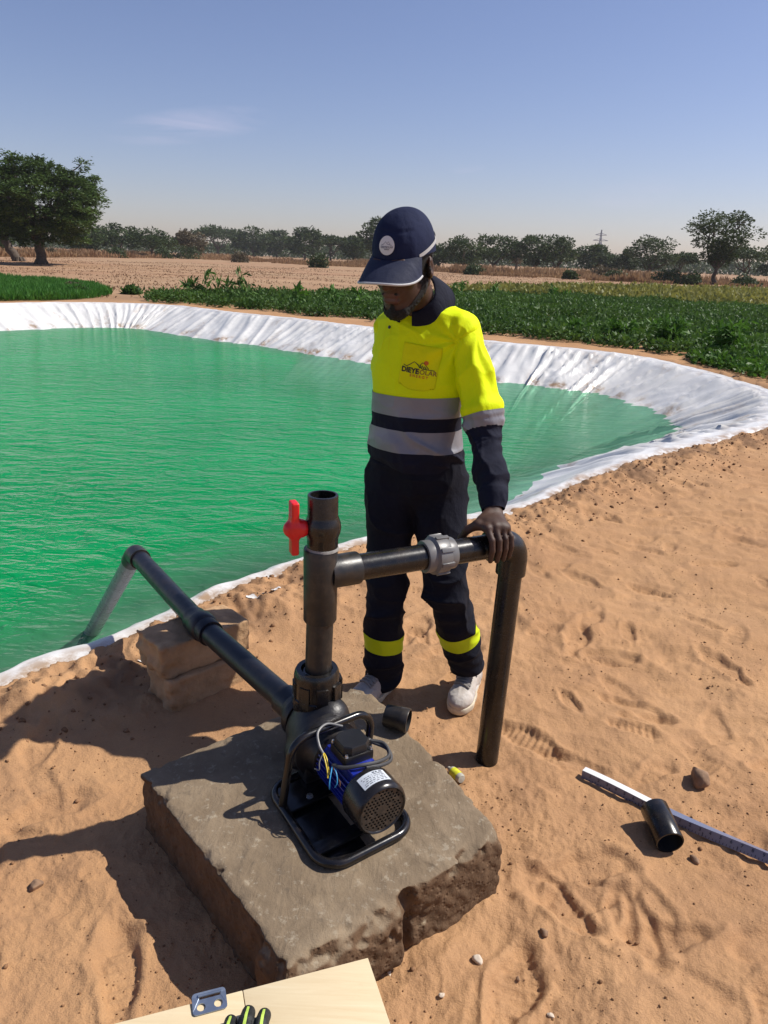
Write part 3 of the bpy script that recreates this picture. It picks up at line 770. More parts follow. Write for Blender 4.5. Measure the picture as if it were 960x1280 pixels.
# ------------------------------------------------------------------ lettering
def text_mesh(s, size, bold=0.0, spacing=1.0):
    cu = bpy.data.curves.new('lettering', 'FONT'); cu.body = s; cu.size = size; cu.align_x = 'CENTER'; cu.align_y = 'CENTER'; cu.offset = bold; cu.space_character = spacing; cu.resolution_u = 3
    o = bpy.data.objects.new('lettering', cu); COL.objects.link(o); dg = bpy.context.evaluated_depsgraph_get(); me = o.evaluated_get(dg).to_mesh()
    V = np.array([v.co[:] for v in me.vertices]).reshape(-1, 3); F = [tuple(p.vertices) for p in me.polygons]
    o.evaluated_get(dg).to_mesh_clear(); bpy.data.objects.remove(o); bpy.data.curves.remove(cu); return V[:, :2], F

# ------------------------------------------------------------------ water pump
AX = unit(A(.215, -.335, 0)); SD = A(-AX[1], AX[0], 0); UP = A(0, 0, 1); FC = A(.027, 1.545, .318)
def pl(t, s, z): return FC-AX*t+SD*s+UP*(z)           # t metres behind the fan face, s to the side, z above the shaft
pump = thing('water_pump', 'black and blue electric water pump in a tubular cage on the concrete base', 'water pump', (-.1, 1.7, .2))
b = MB(); b.lathe(pl(.0, 0, 0), -AX, [(.0045, .062), (.0015, .0640), (.0, .0665), (.0035, .0710), (.012, .0745), (.078, .0750), (.082, .0735), (.082, .062)], 56, caps=False)
fan = b.build('fan_cover', M['fan_plastic'], pump)
b = MB(); x_, y_, _ = SD, UP, AX                      # perforated end plate
hr = .0061; pitch = hr*math.sqrt(3)
rows = int(.066/(hr*1.5))+1
for j in range(-rows, rows+1):
    for i in range(-10, 11):
        cx = (i+.5*(j % 2))*pitch; cy = j*hr*1.5; rr = math.hypot(cx, cy)
        if rr > .0645: continue
        solid = rr < .013 or rr > .056 or abs((math.atan2(cy, cx)*4/PI-.5+8) % 2-1) > .86
        V = []; n = 6
        for k in range(n):
            a = PI/6+k*PI/3; V.append((cx+hr*math.cos(a), cy+hr*math.sin(a)))
        hk = 0 if solid else .60
        if solid: b.add([FC-AX*.0035+SD*p[0]+UP*p[1] for p in V], [tuple(range(6))])
        else:
            W = [(cx+hr*hk*math.cos(PI/6+k*PI/3), cy+hr*hk*math.sin(PI/6+k*PI/3)) for k in range(6)]
            P = [FC-AX*.0035+SD*p[0]+UP*p[1] for p in V+W]+[FC-AX*.0075+SD*p[0]+UP*p[1] for p in W]
            F = [(k, (k+1) % 6, 6+(k+1) % 6, 6+k) for k in range(6)]+[(6+k, 6+(k+1) % 6, 12+(k+1) % 6, 12+k) for k in range(6)]
            b.add(P, F)
b.build('grille', M['grille'], fan, smooth=False)
b = MB(); b.lathe(pl(.012, 0, 0), -AX, [(0, .0001), (0, .068)], 40, caps=False); b.build('fan', M['inside'], fan)
# nameplate follows the curve of the cover
R_ = .0758; na, nt = 10, 4; V = []; F = []
a0, a1 = math.radians(62), math.radians(124)
for i in range(na+1):
    for j in range(nt+1):
        a = a0+(a1-a0)*i/na; t = .022+.043*j/nt; V.append(FC-AX*t+R_*(SD*math.cos(a)+UP*math.sin(a)))
for i in range(na):
    for j in range(nt): F.append((i*(nt+1)+j, (i+1)*(nt+1)+j, (i+1)*(nt+1)+j+1, i*(nt+1)+j+1))
npl = obj('nameplate', V, F, M['label_white'], pump)
rr = random.Random(5); b = MB()
for row in range(6):
    t = .028+.0062*row; a = a0+.12
    while a < a1-.14:
        w = rr.uniform(.03, .13)
        if row == 5 and a > a0+.5: break
        q = []
        hgt = .0011 if row < 5 else .0022
        for aa, tt in ((a, t-hgt), (a+w, t-hgt), (a+w, t+hgt), (a, t+hgt)): q.append(FC-AX*tt+(R_+.0006)*(SD*math.cos(aa)+UP*math.sin(aa)))
        b.add(q, [(0, 1, 2, 3)]); a += w+rr.uniform(.02, .07)
b.build('print', M['ink'], npl, smooth=False)
b = MB(); b.lathe(pl(.080, 0, 0), -AX, [(0, .057), (.165, .057)], 40)
nf = 34
for k in range(nf):
    a = 2*PI*k/nf+.05; u = SD*math.cos(a)+UP*math.sin(a); w = np.cross(AX, u)
    if u[2] > .75: continue
    b.box(pl(.165, 0, 0)+u*.0615, (AX, u, w), (.076, .0075, .0013))
b.box(pl(.160, 0, .058), (AX, SD, UP), (.072, .040, .006), .003)
b.build('motor_body', M['blue_paint'], pump)
b = MB(); b.lathe(pl(.245, 0, 0), -AX, [(0, .058), (.006, .070), (.03, .074), (.05, .090), (.056, .100), (.066, .102), (.07, .098)], 44); b.build('motor_bracket', M['cast'], pump)
s = SDF(pl(.37, 0, 0)-.19, pl(.37, 0, 0)+.19, .004)
s.cap(pl(.325, 0, 0), pl(.385, 0, 0), .088, .084, .01); s.cap(pl(.352, 0, .02), A(-.178, 1.895, .40), .060, .057, .03); s.cap(pl(.385, 0, 0), pl(.45, 0, .008), .052, .050, .02)
s.cap(pl(.35, -.06, -.03), pl(.35, .03, .06), .05, .06, .02)
V, F = s.mesh(); vol = obj('volute', V, F, M['cast'], pump)
def bolt(p, d, r=.007, parent=pump, m='steel'):
    b = MB(); b.lathe(p, d, [(0, r*1.25), (.0018, r*1.25)], 16); b.lathe(np.asarray(p)+unit(d)*.0018, d, [(0, r), (.0055, r), (.0062, r*.9)], 6); b.build('bolt', M[m], parent)
for k in range(4):
    a = PI/4+k*PI/2; bolt(pl(.300, .083*math.cos(a), .083*math.sin(a)), AX)
b = MB()
b.lathe(pl(.452, 0, .008), -AX+A(0, 0, -.02), [(-.012, .068), (.0, .072), (.012, .072), (.014, .060), (.05, .056), (.052, .05)], 36); b.build('suction_flange', M['cast'], pump)
# cage
ZB = .2165; LA, LR, LB, L4 = A(-.110, 1.440, ZB), A(.112, 1.606, ZB), A(-.296, 1.737, ZB), A(-.074, 1.903, ZB)
b = MB(); b.tube(fillet([LA, LR, L4, LB], .062, 9, True), .0125, 14, closed=True)
base = b.build('base_frame', M['black_paint'], pump)
b = MB(); zb = .228
q = [A(-.247, 1.66, ZB), A(-.222, 1.678, .418), A(-.010, 1.846, .418), A(-.028, 1.828, ZB)]
b.tube(fillet(q, .058, 9), .0115, 14); b.build('carry_arch', M['black_paint'], pump)
b = MB(); b.box((LA+LR)/2+(LB-LA)*.20+A(0, 0, .006), (unit(LR-LA), -AX, UP), (.130, .020, .0035), .001)
b.box((LA+LR)/2+(LB-LA)*.78+A(0, 0, .006), (unit(LR-LA), -AX, UP), (.130, .05, .0035), .001); b.build('cross_plate', M['black_paint'], pump)
b = MB(); b.box(LA*.74+LR*.26+(LB-LA)*.5+A(0, 0, -.010), (unit(LR-LA), -AX, UP), (.064, .155, .002), .001); b.build('dark_sheet', M['black_paint'], pump)  # thin black sheet inside the left half of the frame
b = MB(); b.box(pl(.315, 0, -.068), (AX, SD, UP), (.028, .075, .027), .006); b.build('foot', M['cast'], pump)
for sx in (-.058, .058): bolt((LA+LR)/2+(LB-LA)*.70+unit(LR-LA)*sx+A(0, 0, .0095), UP, .008)
# terminal box
b = MB(); c = pl(.165, .0, .088); b.box(c+A(0, 0, -.012), (AX, SD, UP), (.043, .043, .014), .004); tb = b.build('terminal_box', M['black_plastic'], pump)
b = MB(); oct_ = [(-.040, -.022), (-.024, -.040), (.024, -.040), (.040, -.022), (.040, .022), (.024, .040), (-.024, .040), (-.040, .022)]
def ring(k, z): return [c+AX*p[0]*k+SD*p[1]*k+UP*z for p in oct_]
V = ring(1, .0025)+ring(1, .022)+ring(.93, .027); F = [tuple(range(8))[::-1]]+[tuple(range(16, 24))]
for l in (0, 8):
    for k in range(8): F.append((l+k, l+(k+1) % 8, l+8+(k+1) % 8, l+8+k))
b.add(V, F); b.build('lid', M['black_plastic'], tb)
for u, v in ((-.037, -.037), (.037, -.037), (.037, .037), (-.037, .037)): bolt(c+AX*u+SD*v+UP*.002, UP, .0042, tb)
b = MB(); b.lathe(c+SD*.042-UP*.008-AX*.01, SD, [(0, .012), (.008, .012), (.009, .009), (.02, .009)], 14); b.build('cable_gland', M['black_plastic'], tb)
b = MB(); b.tube(smooth_path([c+SD*.060-UP*.008-AX*.01, pl(.15, .092, .074), pl(.115, .088, .062), pl(.095, .045, .070), pl(.095, -.01, .078), pl(.118, -.05, .070), pl(.15, -.066, .064)], 8), .0052, 10)
b.tube(smooth_path([c+SD*.060-UP*.010-AX*.01, pl(.14, .097, .062), pl(.106, .088, .052), pl(.088, .045, .062), pl(.090, .0, .071)], 8), .0052, 10); b.build('cable', M['cable'], pump)
b = MB(); b.tube(smooth_path([pl(.235, .010, .105), pl(.25, -.03, .117), pl(.235, -.066, .112), pl(.205, -.078, .095), pl(.185, -.076, .080)], 8), .0036, 10); b.build('stripped_cable', M['cable_light'], pump)
def wire(pts, m):
    b = MB(); b.tube(smooth_path(pts, 6), .0017, 7); b.build('wire', M[m], pump)
e = pl(.185, -.076, .080)
wire([e, pl(.165, -.080, .070), pl(.145, -.084, .052), pl(.135, -.088, .040)], 'wire_yellow'); wire([e+SD*.003, pl(.168, -.074, .074), pl(.15, -.078, .056), pl(.14, -.080, .045)], 'wire_yellow')
wire([pl(.150, -.066, .064), pl(.130, -.082, .055), pl(.118, -.092, .038), pl(.117, -.092, .020)], 'wire_blue'); wire([pl(.150, -.066, .064), pl(.122, -.070, .058), pl(.108, -.075, .04), pl(.110, -.080, .025)], 'wire_blue')
wire([e, pl(.175, -.092, .065), pl(.165, -.098, .05), pl(.18, -.104, .045)], 'cable_light'); wire([pl(.150, -.066, .064), pl(.132, -.070, .060), pl(.112, -.066, .040), pl(.104, -.068, .026)], 'wire_brown')

# ------------------------------------------------------------------ delivery pipework
RX, RY = -.176, 1.895
def rp(z): return A(RX+.014*(z-.4)/.6, RY, z)
dp = thing('delivery_pipe', 'dark grey pvc riser with red-handled valve, cross pipe and standpipe the man leans on', 'pipework', (RX, RY, .2))
r0 = .0385; b = MB()
b.lathe(rp(.33), UP, [(0, .050), (.02, .060), (.04, .068), (.075, .069), (.078, .071), (.10, .071), (.103, .067), (.165, .0665), (.178, .064), (.186, .060), (.186, .046), (.170, .045), (.166, .040)], 44, caps=False)
for k in range(8):
    a = k*PI/4+.3; u = A(math.cos(a), math.sin(a), 0); b.box(rp(.447)+u*.0665, (u, np.cross(UP, u), UP), (.005, .017, .034), .002)
b.build('union_nut', M['pvc'], dp)
b = MB(); b.tube([rp(.46), rp(.70)], r0, 32); b.build('riser', M['pvc_worn'], dp)
b = MB(); b.lathe(rp(.503), UP, [(0, .0445), (.004, .0440), (.007, .0388)], 32, caps=False); b.build('cement_bead', M['cement'], dp); b = MB(); b.lathe(rp(.888), UP, [(0, .0455), (.004, .0450), (.008, .0425)], 32, caps=False); b.build('cement_bead', M['cement'], dp)
P0 = rp(.815); PE = A(.415, 2.2, .812); DD = unit(PE-P0)
b = MB(); b.lathe(rp(.672), UP, [(0, .0395), (0, .0455), (.003, .047), (.215, .047), (.218, .0455), (.218, .040)], 40)
b.lathe(P0, DD, [(.02, .047), (.107, .047), (.110, .0455), (.110, .0395)], 40); b.build('tee', M['pvc_worn'], dp)
b = MB(); b.tube([P0+DD*.09, PE-DD*.05], r0, 36); b.build('cross_pipe', M['pvc'], dp)
LU = np.linalg.norm(PE-P0); tu = .375
b = MB(); b.lathe(P0+DD*tu, DD, [(-.052, .0390), (-.052, .0475), (-.048, .049), (-.026, .049), (-.024, .052), (-.020, .0580), (.017, .0580), (.020, .056), (.022, .050), (.046, .0485), (.048, .047), (.048, .039)], 44, caps=False)
for k in range(8):
    a = k*PI/4+.2; x1, y1, _ = frame(DD); u = x1*math.cos(a)+y1*math.sin(a); b.box(P0+DD*(tu+.004)+u*.0580, (DD, u, np.cross(DD, u)), (.021, .0040, .007), .0015)
b.build('pipe_union', M['pvc_light'], dp)
# elbow and standpipe
zt = PE; leg = unit(A(-.020, 0, -.80)); b = MB(); arc = fillet([PE-DD*.105, PE+leg*0, PE+leg*.12], .055, 12)
b.tube(arc[1:-1], .0475, 36); b.tube([PE-DD*.098, arc[1]+DD*.002], .0480, 36); b.tube([arc[-2], PE+leg*.105], .0480, 36); b.build('elbow', M['pvc'], dp)
b = MB(); b.tube([PE+leg*.08, PE+leg*.95], r0, 36); b.build('standpipe', M['pvc'], dp)
# ball valve
vb = MB(); V0 = rp(.886); vb.lathe(V0, UP, [(0, .040), (0, .0415), (.003, .0425), (.032, .0425), (.040, .044), (.052, .0485), (.066, .0505), (.080, .0485), (.092, .044), (.100, .0415), (.155, .0415), (.158, .0405), (.158, .0345), (.100, .034), (.099, .002)], 40, caps=False)
val = vb.build('valve_body', M['pvc'], dp)
hd = unit(A(-.93, -.37, 0)); hw = np.cross(UP, hd); hc = V0+UP*.068
b = MB(); b.lathe(hc, hd, [(.035, .017), (.058, .017), (.06, .012), (.068, .012)], 20); b.build('valve_stem', M['pvc'], val)
s = SDF(hc+hd*.075-.085-A(0, 0, .03), hc+hd*.075+.085+A(0, 0, .03), .0022)
h0 = hc+hd*.076; s.cap(h0-hd*.014, h0+hd*.010, .0255, .0235, .004)
s.box(h0+UP*.041+hd*.004, (hd, hw, UP), (.0110, .0200, .036), .005, .012); s.box(h0-UP*.039+hd*.004, (hd, hw, UP), (.0105, .0185, .033), .005, .012)
for k in range(6): s.box(h0+UP*(.040+k*.0062)+hd*.0150, (hd, hw, UP), (.0030, .017, .0014), .001, 0, True)
V, F = s.mesh(); obj('valve_handle', V, F, M['red'], dp)

# ------------------------------------------------------------------ suction pipe
sp = thing('suction_pipe', 'blue-black pvc pipe from the pump over the blocks, its grey end dipping in green water', 'pipework', (-.70, 2.55, .262))
S0 = pl(.47, 0, .008); S1 = A(-.690, 2.530, .312); S2 = A(-1.158, 3.225, .290); S3 = gz(115, 790, WZ); d3 = unit(S3-S2); S4 = S2+d3*(np.linalg.norm(S3-S2)+.45)
d1, d2 = unit(S1-S0), unit(S2-S1); r1 = .0405
b = MB(); b.tube([S0, S1], r1, 32); b.tube([S1, S2-d2*.03], r1, 32); b.build('pipe', M['pvc_blue'], sp)
b = MB(); b.lathe(S0, d1, [(.0, .049), (.10, .049), (.102, .047), (.102, .041)], 32); b.build('pump_socket', M['pvc_blue'], sp)
b = MB(); b.lathe(S1-d1*.115, d1, [(0, .041), (0, .0475), (.003, .049), (.045, .049), (.050, .0535), (.062, .0555), (.095, .0555), (.104, .052), (.110, .049), (.150, .049), (.152, .0475), (.152, .041)], 36, caps=False); b.build('coupling', M['pvc_blue'], sp)
b = MB(); arc = fillet([S2-d2*.085, S2, S2+d3*.085], .05, 10); b.tube(arc[1:-1], .0475, 32); b.tube([S2-d2*.082, arc[1]+d2*.001], .048, 32); b.tube([arc[-2], S2+d3*.075], .048, 32); b.build('elbow', M['pvc_worn'], sp)
b = MB(); b.tube([S2+d3*.05, S4], r1, 32); b.build('drop_pipe', M['pvc_drop'], sp)

# ------------------------------------------------------------------ loose things on the sand and on the base
def hollow(b, p, q, ro, ri, n=32):
    d = unit(q-p); L = np.linalg.norm(q-p)
    b.lathe(p, d, [(.0, ri), (0, ro-.001), (.0015, ro), (L-.0015, ro), (L, ro-.001), (L, ri)], n, caps=False)
    c = MB(); c.lathe(p, d, [(L, ri), (0, ri)], n, caps=False); return c
p_, q_ = gz(818, 1008, .062), gz(838, 1052, .043); gq = float(gh(q_[0], q_[1])); p_[2] += gq; q_[2] += gq
off = thing('pipe_offcut', 'short black pipe offcut propped across the ruler', 'pipe offcut', tuple(A(q_[0], q_[1], gq)))
b = MB(); c = hollow(b, p_, q_, .0425, .0375); b.build('tube', M['pvc'], off); c.build('bore', M['inside'], off)
p_, q_ = gz(482, 894, .242), gz(511, 901, .240); d_ = unit(q_-p_); L_ = np.linalg.norm(q_-p_)
soc = thing('pipe_socket', 'short grey pipe socket lying on the back edge of the concrete base by the shoe', 'pipe fitting', tuple((p_+q_)/2-A(0, 0, .04)))
b = MB(); b.lathe(p_, d_, [(.0, .030), (0, .0355), (.002, .0365), (L_*.55, .0375), (L_*.60, .0385), (L_-.002, .0395), (L_, .0385), (L_, .034)], 32, caps=False); b.build('tube', M['pvc_worn'], soc)
b = MB(); b.lathe(p_, d_, [(L_, .034), (0.0, .030)], 32, caps=False); b.build('bore', M['inside'], soc)
# ruler
ra, rb = gz(727, 968, .02), gz(960, 1079, .02); rd = unit((rb-ra)*A(1, 1, 0)); rn = A(rd[1], -rd[0], 0)
if rn[1] > 0: rn = -rn                                   # towards the camera
RL = 1.05; NS = 60
def ruler_pt(t, k, h, off=0.0):
    """t along, k across the flange (0 front edge .. 1 back), h height on the face"""
    tw = math.radians(3+26*sstep(.2, .6, t)); o = A(ra[0], ra[1], 0)+rd*t; zg = float(gh(o[0], o[1], False))+.002
    x = -k*.034*math.cos(tw)+(-h)*math.sin(tw)*1.0-off*0; z = h*math.cos(tw)-k*.034*math.sin(tw)*.9+.012*math.sin(tw)
    n_ = rn*math.cos(tw)+UP*math.sin(tw)
    return o+rn*x+UP*(z+zg)+n_*off
prof = [(0, 0.0), (0, .029), (.8, .029), (.8, .0275), (.05, .0275), (.05, 0.0)]; V = []; F = []
for i in range(NS+1):
    for k, h in prof: V.append(ruler_pt(RL*i/NS, k, h))
n = len(prof)
for i in range(NS):
    for k in range(n): F.append((i*n+k, (i+1)*n+k, (i+1)*n+(k+1) % n, i*n+(k+1) % n))
F += [tuple(range(n)), tuple(NS*n+k for k in range(n))[::-1]]
M['ruler'] = mat('shade_blue_ruler', (.15, .165, .24), .35, .06, 20)  # blue-grey of the shaded, sky-facing side is put into the colour
ru = thing('ruler', 'long white angled measuring rule with printed numbers lying on the sand', 'ruler', tuple(A(ra[0], ra[1], 0)))
o = obj('rule', V, F, M['ruler'], ru, smooth=False)
V2 = [ruler_pt(RL*i/NS, k, .0298) for i in range(16) for k in (.02, .79)]; obj('lit_edge', V2, [(2*i, 2*i+1, 2*i+3, 2*i+2) for i in range(15)], mat('lit_white_enamel', (.72, .71, .69), .35, .05), ru, smooth=False)  # sunlit stretch of the top edge painted white; the rest stays shade-coloured
b = MB()
for i in range(1, int(RL/.01)):
    t = i*.01; hh = .012 if i % 10 == 0 else (.009 if i % 5 == 0 else .006)
    w = .0016 if i % 10 == 0 else .0009
    b.add([ruler_pt(t-w, 0, .002, .0012), ruler_pt(t+w, 0, .002, .0012), ruler_pt(t+w, 0, .002+hh, .0012), ruler_pt(t-w, 0, .002+hh, .0012)], [(0, 1, 2, 3)])
b.build('tick_marks', M['ink'], ru, smooth=False)
for i in range(1, 34):
    tx, fc = text_mesh(str((i-1) % 10+1), .014, .0004); b = MB(); b.add([ruler_pt(i*.03+p[0], 0, .0195+p[1], .0012) for p in tx], fc); b.build('number', M['ink'], ru, smooth=False)
# small bottle
q = gz(569, 967, .02); bd_ = unit(A(.45, -.80, .10))
bo = thing('plastic_bottle', 'tiny crushed plastic bottle with yellow label beside the concrete base', 'bottle', tuple(A(q[0], q[1], 0)))
M['clear'] = mat('scuffed_clear_plastic', (.42, .40, .33), .2, .2, 30)
b = MB(); b.lathe(q-bd_*.040, bd_, [(0, .006), (.004, .007), (.010, .007), (.016, .013), (.022, .0165), (.072, .0165), (.078, .013), (.079, .002)], 18); b.build('bottle_body', M['clear'], bo)
b = MB(); b.lathe(q-bd_*.012, bd_, [(0, .0170), (.002, .0172), (.034, .0172), (.036, .0170)], 18, caps=False); b.build('bottle_label', mat('yellow_label', (.62, .62, .03), .5, .3, 60), bo)

# ------------------------------------------------------------------ wooden crate, latch, glove
ZC = .5; C0 = gz(460, 1197, ZC); ex = unit(A(-.947, -.320, 0)); ey = unit(A(.320, -.947, 0)); cl, cw = .58, .40
cr = thing('wooden_crate', 'pale plywood crate with closed lid in the near foreground', 'crate', tuple(C0*A(1, 1, 0)))
b = MB(); sw = .215
b.box(C0+ex*sw/2+ey*cw/2-UP*.006, (ex, ey, UP), (sw/2, cw/2, .006), .0012); b.box(C0+ex*(sw+.0012+(cl-sw)/2)+ey*cw/2-UP*.006, (ex, ey, UP), ((cl-sw)/2, cw/2, .006), .0012)
b.build('lid', M['ply'], cr)
for (u0, v0, hu, hv) in ((cl/2, .010, cl/2-.006, .007), (cl/2, cw-.010, cl/2-.006, .007), (.010, cw/2, .007, cw/2-.019), (cl-.010, cw/2, .007, cw/2-.019)):
    b = MB(); b.box(C0+ex*u0+ey*v0+A(0, 0, -.0125-.24), (ex, ey, UP), (hu, hv, .24), .001); b.build('side_panel', M['ply'], cr)
def plate_with_holes(outer, holes, thick):
    cu = bpy.data.curves.new('plate', 'CURVE'); cu.dimensions = '2D'; cu.fill_mode = 'BOTH'; cu.extrude = thick/2
    for pts in [outer]+holes:
        s_ = cu.splines.new('POLY'); s_.points.add(len(pts)-1); s_.use_cyclic_u = True
        for p, q in zip(s_.points, pts): p.co = (q[0], q[1], 0, 1)
    o = bpy.data.objects.new('plate', cu); COL.objects.link(o); dg = bpy.context.evaluated_depsgraph_get(); me = o.evaluated_get(dg).to_mesh()
    V = np.array([v.co[:] for v in me.vertices]); F = [tuple(p.vertices) for p in me.polygons]
    o.evaluated_get(dg).to_mesh_clear(); bpy.data.objects.remove(o); bpy.data.curves.remove(cu); return V, F
circ = lambda cx, cy, r, n=20: [(cx+r*math.cos(2*PI*k/n), cy+r*math.sin(2*PI*k/n)) for k in range(n)]
ou = [(p[0], p[1]) for p in fillet([A(-.027, -.0175, 0), A(.027, -.0175, 0), A(.027, .018, 0), A(-.027, .018, 0)], .006, 5, True)]
slot = [(p[0], p[1]) for p in fillet([A(-.016, .0075, 0), A(.018, .0075, 0), A(.018, .0115, 0), A(-.016, .0115, 0)], .0015, 3, True)]
V, F = plate_with_holes(ou, [circ(-.0135, -.0055, .0068), circ(.0135, -.0055, .0068), slot], .0016)
lc = gz(262, 1254, ZC); lx = -ex; ly = -ey
la = obj('latch_plate', [lc+lx*v[0]+ly*v[1]+UP*(.0022+v[2]+max(0, v[1]-.006)*.28) for v in V], F, M['latch'], cr, smooth=False)
b = MB(); b.tube([lc+lx*-.017+ly*.0125+UP*.0055, lc+lx*.02+ly*.0125+UP*.0055], .0022, 10); b.build('latch_bar', M['latch'], la)
# glove lying on the lid
zg = ZC; tips = [gz(290, 1268, zg+.016), gz(312, 1257, zg+.018), gz(332, 1260, zg+.017), gz(283, 1279, zg+.012)]
gl = thing('work_glove', 'black work glove with lime pads, fingertips resting on the plywood lid', 'glove', tuple(A(tips[1][0], tips[1][1]-.08, zg)))
s = SDF(tips[1]-A(.08, .23, .022), tips[1]+A(.08, .03, .035), .0022); roots = []
for i, (tp, rr_, dx) in enumerate(zip(tips, (.0108, .0115, .0108, .0100), (.0, .0, -.002, .012))):
    kn = tp+A(dx, -.030, .0045); rt = tp+A(dx*1.5, -.072, .002); roots.append(rt); t2 = tp+A(0, -.010, -.003)
    s.cap(t2, kn, rr_*.96, rr_*1.05, .002); s.cap(kn, rt, rr_*1.05, rr_*1.12, .003)
pc = np.mean(roots, 0)+A(0, -.05, .002)
s.ell(pc, (.045, .065, .016), None, .012); s.cap(pc+A(0, -.04, 0), pc+A(0, -.085, -.002), .024, .028, .015); s.cap(pc+A(.03, -.02, 0), pc+A(.062, .03, -.004), .013, .010, .008)
V, F = s.mesh(); V[:, 2] += .0018*fbm3(V, 60, 2, 3)*sstep(.0, .01, V[:, 2]-zg); V[:, 2] = np.maximum(V[:, 2], zg+.0015); go = obj('glove_shell', V, F, M['glove'], gl)
N = vnormals(V, F); T = tris(F)
for tp, dx in zip(tips[:3], (0, 0, -.002)):
    wv = np.abs(V[:, 0]-(tp[0]+dx*.3)); lenm = (V[:, 1]-(tp[1]-.0085)); sc = np.minimum(.0018+.15*np.clip(-lenm, 0, .05)*.1-wv, np.minimum(-lenm, lenm+.060))
    sc = np.where((N[:, 2] > .2) & (V[:, 2] > zg+.012), sc, -1.0)
    v2, t2, _ = clip_band(V+N*.0009, T, sc, 0)
    if len(t2): obj('finger_pad', v2, t2, M['glove_lime'], gl)
# ------------------------------------------------------------------ the man
from mathutils.bvhtree import BVHTree
man = thing('person', 'man in yellow and navy work clothes and cap looking down, hand on the pipe', 'person', (.15, 2.58, 0))
BX = unit(A(.87, -.49, 0)); BY = unit(A(-.49, -.87, 0))           # his left, his front
hyaw = unit(A(-.48, -.88, 0)); pt = math.radians(16); HS = 1.09
hf = hyaw*math.cos(pt)-UP*math.sin(pt); hl = A(-hyaw[1], hyaw[0], 0); hu = np.cross(hf, hl); hu = hu if hu[2] > 0 else -hu
HC = gy(504, 325, 2.42)
def hp(x, y, z): return HC+(hl*x+hf*y+hu*z)*HS
HAX = (hl, hf, hu)
NB = A(.105, 2.60, 1.47)
# joints
SHL, ELL, WRL = A(.238, 2.53, 1.425), A(.322, 2.43, 1.125), A(.345, 2.222, .905)
SHR, ELR, WRR = A(.000, 2.665, 1.41), A(.005, 2.86, 1.17), A(.12, 2.83, .99)
HIL, KNL, ANL = A(.19, 2.605, .88), A(.240, 2.52, .50), A(.372, 2.640, .10)
HIR, KNR, ANR = A(.03, 2.63, .88), A(.015, 2.56, .50), A(.025, 2.60, .09)
HG = P0+(PE-P0)*.862; ht = DD; hn = unit(A(DD[1], -DD[0], 0))
def hd_(t, n, z): return HG+ht*t+hn*n+UP*z

s = SDF((-.24, 2.05, .0), (.50, 3.0, 1.86), .0042)
# torso, arms and legs
s.ell((.10, 2.60, 1.28), (.145, .095, .23), (BX, BY, UP), .03); s.ell((.11, 2.62, .95), (.14, .10, .15), (BX, BY, UP), .04)
s.cap(SHL, SHR, .040, None, .03); s.cap(NB, HC-hf*.02-hu*.045, .060, .056, .02)
for a, b_, c in ((SHL, ELL, WRL), (SHR, ELR, WRR)): s.cap(a, b_, .040, .036, .02); s.cap(b_, c, .036, .025, .01)
for a, b_, c in ((HIL, KNL, ANL), (HIR, KNR, ANR)): s.cap(a, b_, .078, .050, .03); s.cap(b_, c, .050, .034, .01)
FTL, FTR = A(.330, 2.54, .032), A(-.045, 2.50, .032)
s.cap(ANL, FTL, .030, .016, .01); s.cap(ANR, FTR, .030, .016, .01)
# head
s.rs = HS
s.ell(hp(0, -.012, .022), (.075, .096, .090), HAX, .01); s.ell(hp(0, .020, -.050), (.060, .076, .090), HAX, .02)
s.cap(hp(0, .030, -.085), hp(0, .066, -.118), .042, .021, .015)
for q in (-1, 1):
    s.cap(hp(.052*q, -.012, -.060), hp(.018*q, .062, -.116), .022, .018, .015); s.ell(hp(.042*q, .062, -.038), (.022, .020, .018), HAX, .012)
    s.ell(hp(.031*q, .088, .002), (.019, .010, .012), HAX, .008, True); s.ell(hp(.031*q, .074, -.001), (.0145, .0135, .0115), HAX, .002)
    s.cap(hp(.016*q, .094, .018), hp(.046*q, .080, .020), .0075, .006, .006)
    s.ell(hp(.0135*q, .101, -.046), (.0095, .011, .0085), HAX, .004)
    s.ell(hp(.077*q, -.015, -.022), (.009, .019, .031), (unit(hl+hf*.35*q*0-hf*.3), hf, hu), .004); s.ell(hp(.086*q, -.010, -.018), (.006, .010, .016), HAX, .004, True)
s.cap(hp(0, .092, .008), hp(0, .113, -.042), .0085, .0125, .006)
s.cap(hp(-.019, .088, -.073), hp(.019, .088, -.073), .0075, None, .003); s.cap(hp(-.016, .087, -.0885), hp(.016, .087, -.0885), .0088, None, .003)
s.cap(hp(-.02, .0965, -.0805), hp(.02, .0965, -.0805), .0022, None, .002, True)
# left hand on the pipe
s.rs = 1.0
WT = WRL
kn = [hd_(-.036, .026, .071), hd_(-.012, .031, .075), hd_(.011, .029, .073), hd_(.032, .022, .068)]
for i, K in enumerate(kn):
    t = (-.036, -.012, .011, .032)[i]; L_ = (.95, 1.04, .98, .82)[i]; r_ = (.0100, .0102, .0096, .0086)[i]; tt = t*1.04
    pip = hd_(tt, .056+.003*(L_-.9)*10*.5, .072-.030*L_); dip = hd_(tt, .0625, .040-.030*L_+.002); tip = hd_(tt*.98, .0555, .012-.037*L_)
    s.cap(WT+ht*t*.45-UP*.004, K, .0165, .0120, .008); s.cap(K, pip, r_*1.12, r_*1.0, .003); s.cap(pip, dip, r_*1.03, r_*.93, .0015); s.cap(dip, tip, r_*.95, r_*.82, .0015)
    s.ell(K+UP*.003, (.011, .011, .010), None, .005)
s.ell((WT+kn[1]+kn[2]+kn[0])/4+UP*.002, (.040, .032, .017), (ht, unit(kn[1]-WT), np.cross(ht, unit(kn[1]-WT))), .012)
